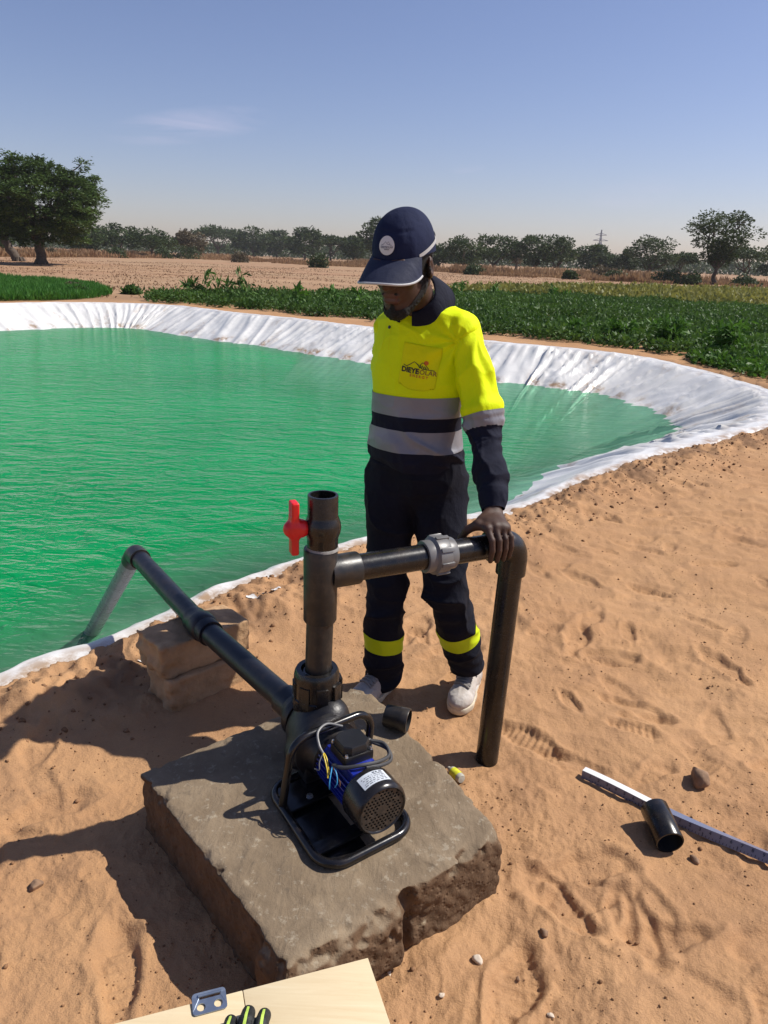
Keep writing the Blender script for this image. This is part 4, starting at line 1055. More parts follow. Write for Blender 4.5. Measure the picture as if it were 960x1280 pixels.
th = [WT+ht*-.014, hd_(-.046, -.012, .072), hd_(-.067, -.034, .052), hd_(-.074, -.054, .020), hd_(-.074, -.055, .000)]
for a, b_, r_ in zip(th[:-1], th[1:], (.0165, .0135, .0115, .0105)): s.cap(a, b_, r_*1.08, r_*.96, .007)
s.cap(th[1], kn[0], .012, .012, .010)
# right hand, held behind the back
for k in range(4): s.cap(WRR, WRR+A(.055, -.005, -.045)+A(-.012, 0, -.017)*k, .014, .010, .006); s.cap(WRR+A(.055, -.005, -.045)+A(-.012, 0, -.017)*k, WRR+A(.085, -.02, -.065)+A(-.012, 0, -.017)*k, .010, .008, .002)
s.cap(WRR, WRR+A(.05, -.01, .0), .013, .009, .006)
V, F = s.mesh(); V = relax(V, F, 1, .25); del s
body = obj('body', V, F, M['skin'], man); BV, BF, BN = V, F, vnormals(V, F); BT = tris(F)
LV = np.stack([(V-HC)@hl, (V-HC)@hf, (V-HC)@hu], 1)/HS
def segd(P, a, b):
    a = A(*a); b = A(*b); ab = b-a; t = np.clip(((P-a)@ab)/(ab@ab), 0, 1); return np.linalg.norm(P-a-t[:, None]*ab, axis=1)
bf = np.full(len(V), 1.0); absL = LV*A(1, 1, 1); absL = np.column_stack([np.abs(LV[:, 0]), LV[:, 1], LV[:, 2]])
for a, b_, r_ in (((.072, .0, -.02), (.064, .012, -.085), .013), ((.064, .012, -.085), (.034, .058, -.128), .017), ((.034, .058, -.128), (0, .078, -.134), .021), ((.026, .094, -.067), (.006, .101, -.063), .0045), ((0, .09, -.104), (0, .085, -.12), .008)):
    bf = np.minimum(bf, segd(absL, a, b_)-r_)
bf = bf+.0018*fbm3(V, 120, 2, 5)
depth = np.clip(-bf/.012, 0, 1); g = .0015+.0045*depth+.008*np.exp(-((absL[:, 0])/.03)**2)*sstep(-.105, -.13, LV[:, 2])
WB = V+BN*(g*(1+.35*noise3(V[:, 0]*240, V[:, 1]*240, V[:, 2]*240, 3)))[:, None]
v2, t2, _ = clip_band(WB, BT, -bf, .0); obj('beard', v2, t2, M['hair'], man)
lf = np.minimum(segd(LV, (-.017, .095, -.0745), (.017, .095, -.0745))-.0085, segd(LV, (-.014, .095, -.0885), (.014, .095, -.0885))-.0095)
v2, t2, _ = clip_band(V+BN*.0008, BT, -lf, 0); obj('lips', v2, t2, M['lips'], man)
hf_ = np.minimum(.03, np.minimum(np.minimum(LV[:, 2]+.040+.9*np.clip(LV[:, 1]+.06, 0, .1)*.3, .028-LV[:, 1]), np.hypot((LV[:, 1]+.015)/.8, LV[:, 2]+.022)-.034)); hf_ = np.where((LV[:, 2] > -.06) & (LV[:, 1] < .05) & (LV[:, 2] < .2), hf_, -.02)
v2, t2, _ = clip_band(V+BN*.004, BT, hf_, 0); obj('hair', v2, t2, M['hair'], man)

# ---- shirt
def folds(V, F, amp, sc, seed, centre=None):
    N = vnormals(V, F); q = V*A(*sc); w = noise3(V[:, 0]*5, V[:, 1]*5, V[:, 2]*5, seed+7)
    r1 = 1-np.abs(noise3(q[:, 0]+.6*w, q[:, 1]+.6*w, q[:, 2]+1.1*w, seed)); r2 = 1-np.abs(noise3(q[:, 0]*2.1+w, q[:, 1]*2.1, q[:, 2]*2.1, seed+1))
    a = amp if np.isscalar(amp) else amp
    return V+N*((a*(1.25*(r1**4-.3)+.45*(r2**4-.3)))[:, None] if not np.isscalar(a) else (a*(1.25*(r1**4-.3)+.45*(r2**4-.3)))[:, None])
s = SDF((-.14, 2.40, .90), (.36, 2.82, 1.56), .0055); AXB = (BX, BY, UP)
s.ell((.100, 2.60, 1.33), (.172, .122, .21), AXB, .03); s.ell((.103, 2.597, 1.14), (.166, .124, .24), AXB, .05); s.ell((.107, 2.602, 1.0), (.172, .130, .13), AXB, .05)
s.cap(SHL+A(-.02, 0, -.005), SHR+A(.02, 0, -.005), .064, None, .04); s.cap(NB+A(0, .005, -.01), SHL+A(-.01, 0, .005), .066, .058, .03); s.cap(NB+A(0, .005, -.01), SHR+A(.01, 0, .005), .066, .058, .03)
V, F = s.mesh(); zz = V[:, 2]
low = sstep(1.16, .98, zz); side = np.exp(-((V-A(.24, 2.50, 1.0))@BY)**2/.02)
V = folds(V, F, .0050+.0075*low, (7, 7, 10), 11)
arm_pull = np.exp(-np.linalg.norm(V-A(.20, 2.50, 1.36), axis=1)**2/.012); N = vnormals(V, F)
dirv = (V-A(.235, 2.50, 1.40)); ang = np.arctan2(dirv[:, 2], dirv@BX); V = V+N*(.0065*arm_pull*np.sin(ang*9))[:, None]
N = vnormals(V, F); T = tris(F); zz = V[:, 2]
nax = unit(HC-hf*.02-hu*.045-NB); dn = V-NB; hgt = dn@nax; rad = np.linalg.norm(dn-hgt[:, None]*nax, axis=1)
keep = np.where(hgt > -.02, rad-.058, 1.0)
tilt = (V-A(.1, 2.6, 0))@BX*-.06
za = zz+tilt*.5+.004*noise3(V[:, 0]*9, V[:, 1]*9, V[:, 2]*2, 21)
hem = .952+.012*noise3(V[:, 0]*11, V[:, 1]*11, V[:, 2]*0, 22)
W = np.column_stack([V, N, za, keep, zz-hem])
def clipW(W, T, col, lo=None, hi=None):
    if lo is not None: W, T = clip_half(W, T, W[:, col]-lo)
    if hi is not None: W, T = clip_half(W, T, hi-W[:, col])
    return W, T
W, T = clipW(W, T, 7, lo=0); W, T = clipW(W, T, 8, lo=0)
ZT = (1.208, 1.140, 1.092, 1.018)
Wu, Tu = clipW(W, T, 6, lo=ZT[0]); shirt = obj('shirt', Wu[:, :3], Tu, M['yellow'], man)
Wl, Tl = clipW(W, T, 6, hi=ZT[0]); obj('lower_panel', Wl[:, :3], Tl, M['navy'], shirt)
for hi_, lo_ in ((ZT[0]+.001, ZT[1]), (ZT[2], ZT[3])):
    Wb, Tb = clipW(W, T, 6, lo=lo_, hi=hi_); obj('reflective_band', Wb[:, :3]+Wb[:, 3:6]*.0022, Tb, M['silver'], shirt)
# sleeves
def sleeve(pts, rads, seed, bands, lo, hi):
    s = SDF(lo, hi, .005)
    for a, b_, r0_, r1_ in zip(pts[:-1], pts[1:], rads[:-1], rads[1:]): s.cap(a, b_, r0_, r1_, .025)
    V, F = s.mesh(); P = np.array(pts); cum = np.concatenate([[0], np.cumsum(np.linalg.norm(np.diff(P, axis=0), axis=1))])
    best = np.full(len(V), 9.0); par = np.zeros(len(V))
    for i in range(len(P)-1):
        ab = P[i+1]-P[i]; t = ((V-P[i])@ab)/(ab@ab); tc = np.clip(t, 0 if i else -9, 1 if i < len(P)-2 else 9); d = np.linalg.norm(V-P[i]-tc[:, None]*ab, axis=1)
        b_ = d < best; best[b_] = d[b_]; par[b_] = (cum[i]+tc*np.linalg.norm(ab))[b_]
    fore = sstep(bands[1]-.02, bands[1]+.05, par)
    rr_ = np.sin(par*150+2.2*noise3(V[:, 0]*14, V[:, 1]*14, V[:, 2]*14, seed+3)+1.5*np.arctan2(V[:, 1]-2.35, V[:, 0]-.33))
    V = folds(V, F, .0085+.001*fore, (9, 9, 4.5), seed); N = vnormals(V, F)
    cuff = sstep(cum[-1]-.062, cum[-1]-.052, par)
    V = V+N*(.0026*fore*rr_*(1-cuff)*(.5+.5*noise3(V[:, 0]*10, V[:, 1]*10, V[:, 2]*10, seed+9)))[:, None]
    an_ = np.arctan2((V-P[1])@BY, (V-P[1])@BX)
    V = V+N*(.0050*np.exp(-((par-.17)/.10)**2)*np.sin(an_*6+2.5*noise3(V[:, 0]*7, V[:, 1]*7, V[:, 2]*5, seed+5)+par*9))[:, None]
    # the full upper sleeve sags over the band
    V = V+N*(.006*np.exp(-((par-bands[0]+.02)/.018)**2)-.004*np.exp(-((par-bands[0]-.012)/.012)**2))[:, None]
    N = vnormals(V, F); T = tris(F); W = np.column_stack([V, N, par])
    W, T = clipW(W, T, 6, hi=cum[-1])
    Wu, Tu = clipW(W, T, 6, hi=bands[0]); sl = obj('sleeve', Wu[:, :3], Tu, M['yellow'], shirt)
    Wl, Tl = clipW(W, T, 6, lo=bands[0]); obj('forearm_sleeve', Wl[:, :3], Tl, M['navy'], shirt)
    Wb, Tb = clipW(W, T, 6, lo=bands[0]-.001, hi=bands[1]); obj('reflective_band', Wb[:, :3]+Wb[:, 3:6]*.002, Tb, M['silver'], shirt)
    return cum
LP = [A(.232, 2.535, 1.425), A(.280, 2.480, 1.30), A(.312, 2.437, 1.17), A(.322, 2.428, 1.118), A(.340, 2.330, 1.010), A(.345, 2.262, .945), A(.346, 2.232, .908)]
sleeve(LP, [.064, .060, .061, .055, .050, .043, .036], 31, (.283, .331), (.12, 2.12, .84), (.46, 2.65, 1.54))
RP = [A(.000, 2.665, 1.41), A(.002, 2.80, 1.27), A(.005, 2.86, 1.16), A(.06, 2.85, 1.06), A(.11, 2.83, 1.0)]
sleeve(RP, [.062, .060, .058, .048, .040], 33, (.28, .33), (-.12, 2.55, .92), (.26, 2.97, 1.52))
# collar
ny = unit(BY-nax*(BY@nax)); nx = np.cross(ny, nax); nx = nx if nx@BX > 0 else -nx
cb = NB+A(.0, .004, .004); V = []; F = []; nphi, nr = 56, 7
for i in range(nphi):
    ph = math.radians(14+(360-28)*i/(nphi-1)); d = ny*math.cos(ph)+nx*math.sin(ph); front = math.exp(-(min(ph, 2*PI-ph)/.55)**2)
    back = .5-.5*math.cos(ph)
    for j in range(nr):
        t = j/(nr-1); r_ = .066+.012*t+(.040+.026*front)*t**1.2; h = .098+.022*back+.016*math.sin(t*PI)-(.080+.042*front)*t**1.15
        V.append(cb+d*r_+nax*h+nx*.002*math.sin(ph*5+t*3))
V = np.array(V); I = np.arange(nphi*nr).reshape(nphi, nr); F = np.stack([I[:-1, :-1], I[1:, :-1], I[1:, 1:], I[:-1, 1:]], -1).reshape(-1, 4)
N = vnormals(V, F); 
if (N@UP).mean() < 0: F = F[:, ::-1].copy(); N = -N
V2 = np.vstack([V, V-N*.004]); F2 = np.vstack([F, F[:, ::-1]+len(V)]); ed = [I[:, 0], I[:, -1], I[0], I[-1]]
for e_ in ed: F2 = np.vstack([F2, np.stack([e_[:-1], e_[1:], e_[1:]+len(V), e_[:-1]+len(V)], 1)])
obj('collar', V2, F2, M['navy'], shirt)
# pocket, print and button lie on the cloth
bvh = BVHTree.FromPolygons([tuple(v) for v in Wu[:0, :3]] if False else [tuple(v) for v in W[:, :3]], [tuple(int(i) for i in t) for t in T])
def onshirt(x, y):
    d = unit(ray(x, y)); h = bvh.ray_cast(Vector(CAM), Vector(d)); return A(*h[0]), A(*h[1])
def patch_frame(x, y, rot=0):
    p, n = onshirt(x, y); n = unit(n if n@BY > 0 else -n); n = unit(n*A(1, 1, .6)+BY*.6); u = unit(np.cross(UP, n)); v = np.cross(n, u)
    if u@BX < 0: u = -u
    if v[2] < 0: v = -v
    c, s_ = math.cos(rot), math.sin(rot); return p, n, u*c+v*s_, v*c-u*s_
def lay(fr, uv, off):
    p, n, u, v = fr; out = []
    for a, b_ in uv:
        o = p+u*a+v*b_; h = bvh.ray_cast(Vector(o+n*.12), Vector(-n)); out.append((A(*h[0])if h[0] is not None else o)+n*off)
    return np.array(out)
PF = patch_frame(523, 460, -.10)
nu, nv = 22, 26; uv = []
for i in range(nu+1):
    for j in range(nv+1):
        a = -1+2*i/nu; b_ = -1+2*j/nv; hw = .064*(1-.0*b_); c = max(0, -b_-.72)/.28; wv = hw*(1-.22*c*c); uv.append((a*wv, b_*.074-.006*a*a*0-(.010*(abs(a)**3) if b_ < -.9 else 0)*-1))
Vp = lay(PF, uv, .0025); I = np.arange((nu+1)*(nv+1)).reshape(nu+1, nv+1); F = np.stack([I[:-1, :-1], I[1:, :-1], I[1:, 1:], I[:-1, 1:]], -1).reshape(-1, 4)
Vb = lay(PF, uv, -.002); nV = len(Vp); F2 = F.copy()
for e_ in (I[:, 0], I[:, -1], I[0], I[-1]): F2 = np.vstack([F2, np.stack([e_[:-1], e_[1:], e_[1:]+nV, e_[:-1]+nV], 1)])
pk = obj('pocket', np.vstack([Vp, Vb]), F2, M['pocket'], shirt)
M['ink_dark'] = mat('dark_print', (.022, .022, .016), .7, .1); M['ink_orange'] = mat('orange_print', (.55, .13, .01), .7, .1); M['ink_brown'] = mat('brown_print', (.24, .13, .02), .7, .1); M['ink_green'] = mat('green_print', (.045, .10, .02), .7, .1)
def print_text(fr, s_, size, cx, cy, m, parent, bold=.0, off=.0036, sp=1.0, name='lettering'):
    tx, fc = text_mesh(s_, size, bold, sp); return obj(name, lay(fr, [(p[0]+cx, p[1]+cy) for p in tx], off), fc, m, parent, smooth=False)
print_text(PF, 'DIEYE', .0235, -.0265, -.012, M['ink_dark'], shirt, .0011)
print_text(PF, 'SOLAR', .0215, .0300, -.012, M['ink_brown'], shirt, .0003)
print_text(PF, 'ENERGY', .0125, .006, -.0275, M['ink_orange'], shirt, .0003, sp=1.5)
def strip(fr, pts, w, m, parent, name, off=.0036, layf=None):
    layf = layf or lay; P = np.array(pts, float); V = []; F = []
    for i in range(len(P)):
        d = P[min(i+1, len(P)-1)]-P[max(i-1, 0)]; d = d/np.linalg.norm(d); q = np.array([-d[1], d[0]])*w/2; V += [P[i]+q, P[i]-q]
    for i in range(len(P)-1): F.append((2*i, 2*i+1, 2*i+3, 2*i+2))
    return obj(name, layf(fr, V, off), F, m, parent, smooth=False)
strip(PF, [(-.052, .004), (-.040, .000), (-.026, .010), (-.016, .018), (-.008, .014), (.002, .006), (.014, -.001), (.054, -.0015)], .0024, M['ink_dark'], shirt, 'mountain_line')
for k in range(4): strip(PF, [(-.004+k*.008, .013-k*.0015), (.006+k*.007, .0005)], .0032, M['ink_green'], shirt, 'roof_stripe')
strip(PF, [(.004, .008), (.012, .019), (.018, .018), (.034, .001)], .0022, M['ink_dark'], shirt, 'mountain_line')
obj('sun_mark', lay(PF, [(.024+.0075*math.cos(k*PI/7), .020+.0075*math.sin(k*PI/7)) for k in range(14)], .0034), [tuple(range(14))], M['ink_orange'], shirt, smooth=False)
p, n = onshirt(487, 409); n = unit(n); b = MB(); b.lathe(p, n if n@BY > 0 else -n, [(0, .0055), (.0025, .0055), (.003, .004)], 16); b.build('button', M['black_plastic'], shirt)
BFm = patch_frame(484, 418, 0)
for k in (-1, 1): strip(BFm, [(k*.016, -.05), (k*.016, -.02), (k*.015, .01), (k*.014, .03)], .0016, M['pocket'], shirt, 'placket_seam', .0008)

# ---- trousers
s = SDF((-.15, 2.36, -.02), (.47, 2.84, 1.09), .0055)
s.ell((.112, 2.622, .94), (.183, .136, .17), AXB, .03); s.cap(HIL+A(.005, 0, 0), KNL, .104, .080, .03); s.cap(KNL, A(.358, 2.615, .12), .079, .069, .02)
s.cap(HIR, KNR, .102, .074, .03); s.cap(KNR, A(.020, 2.595, .045), .074, .070, .02)
V, F = s.mesh(); zz = V[:, 2]
knee = np.exp(-((zz-.46)/.13)**2); hemz = sstep(.30, .08, zz)
V = folds(V, F, .0075+.007*knee+.006*hemz, (6, 6, 8), 41); N = vnormals(V, F)
isl = V[:, 0] > np.interp(V[:, 2], [0, .5, .85], [.17, .125, .112])
kd = V-(KNL if False else A(.22, 2.47, .44)); V = V+N*(.0035*np.exp(-(np.linalg.norm(kd, axis=1)/.16)**2)*np.sin(70*(kd@unit(A(-.5, 0, 1)))+4*noise3(V[:, 0]*9, V[:, 1]*9, V[:, 2]*9, 3)))[:, None]
V = V+N*(.003*hemz*np.sin(zz*115+3*noise3(V[:, 0]*8, V[:, 1]*8, V[:, 2]*8, 44)))[:, None]; N = vnormals(V, F)
shn = unit(KNL-A(.358, 2.615, .12)); legp = np.where(isl, .12+(V-A(.358, 2.615, .12))@shn, V[:, 2])
hemcut = np.where(isl, legp-.125-.10*((V-A(.358, 2.615, .12))@A(0, 1, 0)), V[:, 2]-.048-.15*(V[:, 1]-2.595))
W = np.column_stack([V, N, np.where(isl, legp, 9), np.where(isl, 9, V[:, 2]), hemcut, V[:, 2]]); T = tris(F)
W, T = clipW(W, T, 8, lo=0); W, T = clipW(W, T, 9, hi=1.035)
tr = obj('trousers', W[:, :3], T, M['navy_trouser'], man)
for col, lo_, hi_ in ((6, .262, .328), (7, .211, .276)):
    Wb, Tb = clipW(W, T, col, lo=lo_, hi=hi_); c0 = W[:, 0].mean()
    obj('knee_band', Wb[:, :3]+Wb[:, 3:6]*.0025, Tb, M['lime'], tr)
# side pocket flap and seam on his left thigh
# ---- shoes
def shoe(heel, toe, seed):
    heel = A(*heel); toe = A(*toe); zg = float(gh(heel[0]*.5+toe[0]*.5, heel[1]*.5+toe[1]*.5)); d = unit(A(toe[0]-heel[0], toe[1]-heel[1], 0)); w = A(-d[1], d[0], 0); L = np.linalg.norm((toe-heel)[:2])
    def q(t, x, z): return A(heel[0], heel[1], zg)+d*t*L+w*x+UP*z
    s = SDF(q(.5, 0, .06)-A(.21, .21, .09), q(.5, 0, .06)+A(.21, .21, .11), .0038)
    s.rs = 1.10
    s.cap(q(.14, 0, .045), q(.30, 0, .055), .040, .040, .02); s.cap(q(.30, 0, .058), q(.62, .002, .046), .041, .037, .02); s.ell(q(.74, .003, .040), (.072, .046, .034), (d, w, UP), .02)
    s.cap(q(.16, 0, .06), q(.17, 0, .098), .036, .037, .02); s.cap(q(.26, 0, .07), q(.34, 0, .104), .036, .026, .02); s.cap(q(.34, 0, .085), q(.60, .002, .062), .026, .024, .015)
    s.rs = 1.0; s.box(q(.5, 0, .008), (d, w, UP), (.3, .3, .012), .001, 0, True)
    V, F = s.mesh(); V = folds(V, F, .0016, (30, 30, 30), seed); o = obj('shoe', V, F, M['shoe'], man)
    s = SDF(q(.5, 0, .02)-A(.21, .21, .05), q(.5, 0, .02)+A(.21, .21, .05), .0038)
    pts = [(.14, 0, .039), (.32, .0, .036), (.55, .003, .043), (.76, .004, .045), (.86, .003, .038)]; pts = [(a_, b_, c_*1.10) for a_, b_, c_ in pts]
    for (t0, x0, r0_), (t1, x1, r1_) in zip(pts[:-1], pts[1:]): s.cap(q(t0, x0, .018), q(t1, x1, .018), r0_, r1_, .02)
    g = s.lo[2]+s.h*np.arange(s.n[2]); slab = np.abs(g-(zg+.014))-.014; s.f = np.maximum(s.f, slab[None, None, :].astype(np.float32))
    VS, FS = s.mesh(); obj('sole', VS, FS, M['sole'], o)
    bv = BVHTree.FromPolygons([tuple(v) for v in V], [tuple(int(i) for i in f) for f in F])
    def qs(t, x, up=.001):
        p = q(t, x, .3); hh = bv.ray_cast(Vector(p), Vector((0, 0, -1))); return A(*hh[0])+UP*up if hh[0] is not None else q(t, x, .06)
    b = MB()
    for k in range(5):
        t = .45+.052*k; z = .124-.0110*k-.010*max(0, k-3); hw = .028+.001*k
        b.tube([qs(t+.012*math.cos(u*1.5), hw*u, .003) for u in np.linspace(-1, 1, 9)], .0046, 7)
        b.tube([qs(t+.028+.025*u, hw*u, .005) for u in np.linspace(-1, 1, 9)], .0044, 7)
    b.tube([qs(.36+.10*u, -.040*u, .004) for u in np.linspace(0, 1, 8)], .0028, 7); b.tube([qs(.36+.04*u, .040*u, .004) for u in np.linspace(0, 1, 8)], .0028, 7)
    b.build('laces', M['lace'], o)
    b = MB()
    for sx in (-1, 1):
        b.tube(smooth_path([q(.20, sx*.041, .075), q(.34, sx*.044, .045), q(.52, sx*.043, .040), q(.60, sx*.036, .058)], 6), .0035, 8)
        b.tube(smooth_path([q(.30, sx*.040, .080), q(.44, sx*.043, .045), q(.62, sx*.043, .036)], 6), .0035, 8)
    b.build('shoe_stripe', M['silver_bright'], o)
shoe((.398, 2.728), (.302, 2.462), 51); shoe((.065, 2.665), (-.095, 2.435), 53)

# ---- cap
CZ, CHT, CRX, CRY = .020, .116, .0850, .1050
def crown(th, t, off=0.0):
    rho = max(0, 1-t**2.5)**(1/2.15); flat = 1-.05*math.sin(th)**8*(1 if math.sin(th) > 0 else 0)
    x = (CRX*rho+off*.9)*math.cos(th); y = (CRY*rho*flat+off*.9)*math.sin(th)-.010-.010*t
    return hp(x, y, CZ+(.004 if math.sin(th) > 0 else -.014)*abs(math.sin(th))*(1-t)+(CHT+off*.3)*t)
nth, ntt = 72, 26; V = []; F = []
tt_ = [1-(1-k/ntt)**1.7 for k in range(ntt)]
for t in tt_:
    for i in range(nth):
        th = 2*PI*i/nth; sm = 0.0
        for c in (PI*.27, PI*.73): sm -= .0030*math.exp(-(((th-c+PI) % (2*PI)-PI)/.035)**2)*(t < .75)
        sm -= .0028*math.exp(-((t-.60)/.03)**2)*(math.sin(th) > .6)
        V.append(crown(th, t, sm))
V.append(crown(0, 1.0)); 
for j in range(ntt-1):
    for i in range(nth): F.append((j*nth+i, j*nth+(i+1) % nth, (j+1)*nth+(i+1) % nth, (j+1)*nth+i))
for i in range(nth): F.append(((ntt-1)*nth+i, (ntt-1)*nth+(i+1) % nth, ntt*nth))
cap = obj('cap', V, F, M['cap'], man)
na, nj = 48, 14
def visor(al, t, dz=0.0):
    e = .080*max(0.0, math.cos(al*1.30))**.55+.004; th = PI/2-al
    p = A(CRX*math.cos(th), CRY*math.sin(th)-.010, CZ+.004*abs(math.sin(th)))
    out = A(.10*math.sin(al)*e/.088, e, 0)
    x = p[0]+out[0]*t*.35; y = p[1]+out[1]*t; drop = .014*t*t+.30*e*t*.9; side = .036*(abs(x)/.095)**2.2*t
    return hp(x, y, p[2]-drop-side*.9-.0005+dz)
V = []; F = []
for L_, dz in ((0, .0018), (1, -.0018)):
    for i in range(na+1):
        al = math.radians(-66+132*i/na)
        for j in range(nj+1): V.append(visor(al, j/nj, dz))
I = np.arange(2*(na+1)*(nj+1)).reshape(2, na+1, nj+1)
for L_ in (0, 1):
    q = np.stack([I[L_, :-1, :-1], I[L_, 1:, :-1], I[L_, 1:, 1:], I[L_, :-1, 1:]], -1).reshape(-1, 4); F += [tuple(f) if L_ == 1 else tuple(f[::-1]) for f in q]
for i in range(na): F.append((I[0, i, nj], I[0, i+1, nj], I[1, i+1, nj], I[1, i, nj]))
obj('visor', V, F, M['visor'], cap)
b = MB(); b.tube([visor(math.radians(-66+132*i/na), 1.0) for i in range(na+1)], .0036, 10); b.build('visor_piping', M['silver_bright'], cap)
b = MB(); V = []; F = []
for k in range(23):
    f = k/22; th = math.radians(30-82*f); t = .015+.36*f
    for w_ in (-.045, .045): V.append(crown(th, max(0, t+w_), .0025))
for k in range(22): F.append((2*k, 2*k+2, 2*k+3, 2*k+1))
obj('side_stripe', V, F, M['silver_bright'], cap)
V = [];F = []
for k in range(23):
    f = k/22; th = PI-math.radians(30-82*f); t = .015+.36*f
    for w_ in (-.045, .045): V.append(crown(th, max(0, t+w_), .0025))
for k in range(22): F.append((2*k, 2*k+1, 2*k+3, 2*k+2))
obj('side_stripe', V, F, M['silver_bright'], cap)
# round badge on the front panel
def on_crown(fr, uv, off):
    out = []
    for x, z in uv:
        t = .33+z/CHT; th = PI/2-x/.088
        out.append(crown(th, t, off))
    return np.array(out)
BR = .0245; V = [(0, 0)]; F = []
for r_ in (1, 2, 3, 4):
    for k in range(32): V.append((BR*r_/4*math.cos(2*PI*k/32), BR*r_/4*math.sin(2*PI*k/32)))
F = [(0, 1+k, 1+(k+1) % 32) for k in range(32)]
for r_ in range(3):
    for k in range(32): F.append((1+r_*32+k, 1+(r_+1)*32+k, 1+(r_+1)*32+(k+1) % 32, 1+r_*32+(k+1) % 32))
bd = obj('badge', on_crown(None, V, .0035), F, M['badge'], cap)
M['ink_grey'] = mat('grey_print', (.15, .17, .24), .7, .1)
for s_, sz, cx, cy, m in (('DIEYE', .0075, -.0085, -.004, 'ink_grey'), ('SOLAR', .0070, .0095, -.004, 'silver'), ('ENERGY', .0042, .001, -.0095, 'silver')):
    tx, fc = text_mesh(s_, sz, .0003); obj('lettering', on_crown(None, [(-(p[0]+cx)*-1, p[1]+cy) for p in tx], .0042), fc, M[m], cap, smooth=False)
strip(None, [(-.016, .001), (-.009, .004), (-.003, .010), (.003, .004), (.016, .001)], .0014, M['ink_grey'], cap, 'mountain_line', .0042, on_crown)
strip(None, [(.001, .005), (.006, .010), (.012, .002)], .0014, M['silver'], cap, 'mountain_line', .0042, on_crown)
# ------------------------------------------------------------------ plants
def leaf_quads(P, D, N, Ln, Wd):
    """folded leaf at each point: direction D, normal N, length, width -> two triangles pairs (quads)"""
    D = D/np.linalg.norm(D, axis=1)[:, None]; S = np.cross(D, N); S /= np.linalg.norm(S, axis=1)[:, None]+1e-9
    Ln = np.asarray(Ln)[:, None]; Wd = np.asarray(Wd)[:, None]
    a = P; b = P+D*Ln*.5+S*Wd*.5; c = P+D*Ln; d = P+D*Ln*.5-S*Wd*.5
    n = len(P); V = np.stack([a, b, c, d], 1).reshape(-1, 3); F = np.arange(4*n, dtype=np.int32).reshape(n, 4); return V, F
def rdir(r, n, up=0.0):
    d = r.normal(size=(n, 3)); d /= np.linalg.norm(d, axis=1)[:, None]; d[:, 2] += up; return d/np.linalg.norm(d, axis=1)[:, None]
def foliage(name, V, F, tint, m, parent=None, loc=None):
    o = obj(name, V, F, m, parent, loc, smooth=False); attr(o, 'tint', tint, 'FACE'); return o
def limb(b, p, q, r0_, r1_, r, n=7, bend=.12):
    p = np.asarray(p); q = np.asarray(q); L = np.linalg.norm(q-p); pts = [p]
    for k in range(1, 5): pts.append(p+(q-p)*k/5+r.normal(size=3)*L*bend*.35+A(0, 0, .10*L*math.sin(k/5*PI)*bend*4))
    pts.append(q); P = smooth_path(pts, 3); b.tube(P, np.linspace(r0_, r1_, len(P)), n); return P
def tree(base, H, W, label, seed, m='leaf_far', nclump=26, nleaf=110, leaf=.30, group='trees beyond the dry field', trunk_h=.25, lean=(0, 0), shape='round', depth=None, tr=None, name='savanna_tree', cat='tree'):
    r = np.random.RandomState(seed); base = A(*base); t = thing(name, label, cat, tuple(base), group)
    b = MB(); D = depth or W; tr = tr or H*.035
    fork = base+A(lean[0]*.5, lean[1]*.5, H*trunk_h); P = limb(b, base-A(0, 0, .15), fork, tr*1.25, tr*.85, r, 9, .10)
    crown_c = base+A(lean[0], lean[1], H*(.5+trunk_h*.5)); C = []
    for i in range(nclump):
        for _ in range(30):
            d = r.normal(size=3); d /= np.linalg.norm(d); rad = r.uniform(.45, 1)**.5
            p = A(d[0]*W*.5*rad, d[1]*D*.5*rad, d[2]*H*(.5-trunk_h*.45)*rad)
            if shape == 'umbrella': p[2] = abs(p[2])*.75*(1-.3*rad)+r.uniform(-.12, .05)*H; p[:2] *= 1.0
            if shape == 'vase': k = .45+.75*np.clip((p[2]/(H*.3)+1)/2, 0, 1); p[:2] *= k
            if shape == 'dome' and p[2] < -H*.22: continue
            break
        C.append(crown_c+p*.86)
    C = np.array(C); nl = min(9, max(4, nclump//5)); ends = C[np.argsort(r.rand(len(C)))[:nl]]
    for e in ends:
        Pm = limb(b, fork-A(0, 0, H*.02), e, tr*.62, tr*.16, r, 6, .14)
        near = C[np.argsort(np.linalg.norm(C-e, axis=1))[1:4]]
        for q in near: limb(b, Pm[len(Pm)*2//3], q, tr*.22, tr*.06, r, 4, .1)
    b.build('trunk', M['bark'], t)
    crad = (W*.5)/(nclump**.36)*r.uniform(.7, 1.25, nclump); n = nclump*nleaf; ci = np.repeat(np.arange(nclump), nleaf)
    d = rdir(r, n); rad = r.uniform(.25, 1, n)**.6; off = d*rad[:, None]*crad[ci][:, None]*A(1.15, 1.15, .62)
    if shape == 'umbrella': off[:, 2] *= .62
    P = C[ci]+off; out = d*.9+rdir(r, n)*.8; out[:, 2] = out[:, 2]*.45+.05; nn = rdir(r, n, .7)
    s_ = r.uniform(.6, 1.25, n)*leaf; V, F = leaf_quads(P, out, nn, s_*1.35, s_*.62)
    tint = np.clip(r.uniform(0, 1, nclump)[ci]*.6+r.uniform(0, .5, n), 0, 1); foliage('crown', V, F, tint, M[m], t); return t
def at_px(x, y, z=0.0):
    q = gz(x, y, z); return A(q[0], q[1], float(gh(np.array([q[0]]), np.array([q[1]]), False)[0]))

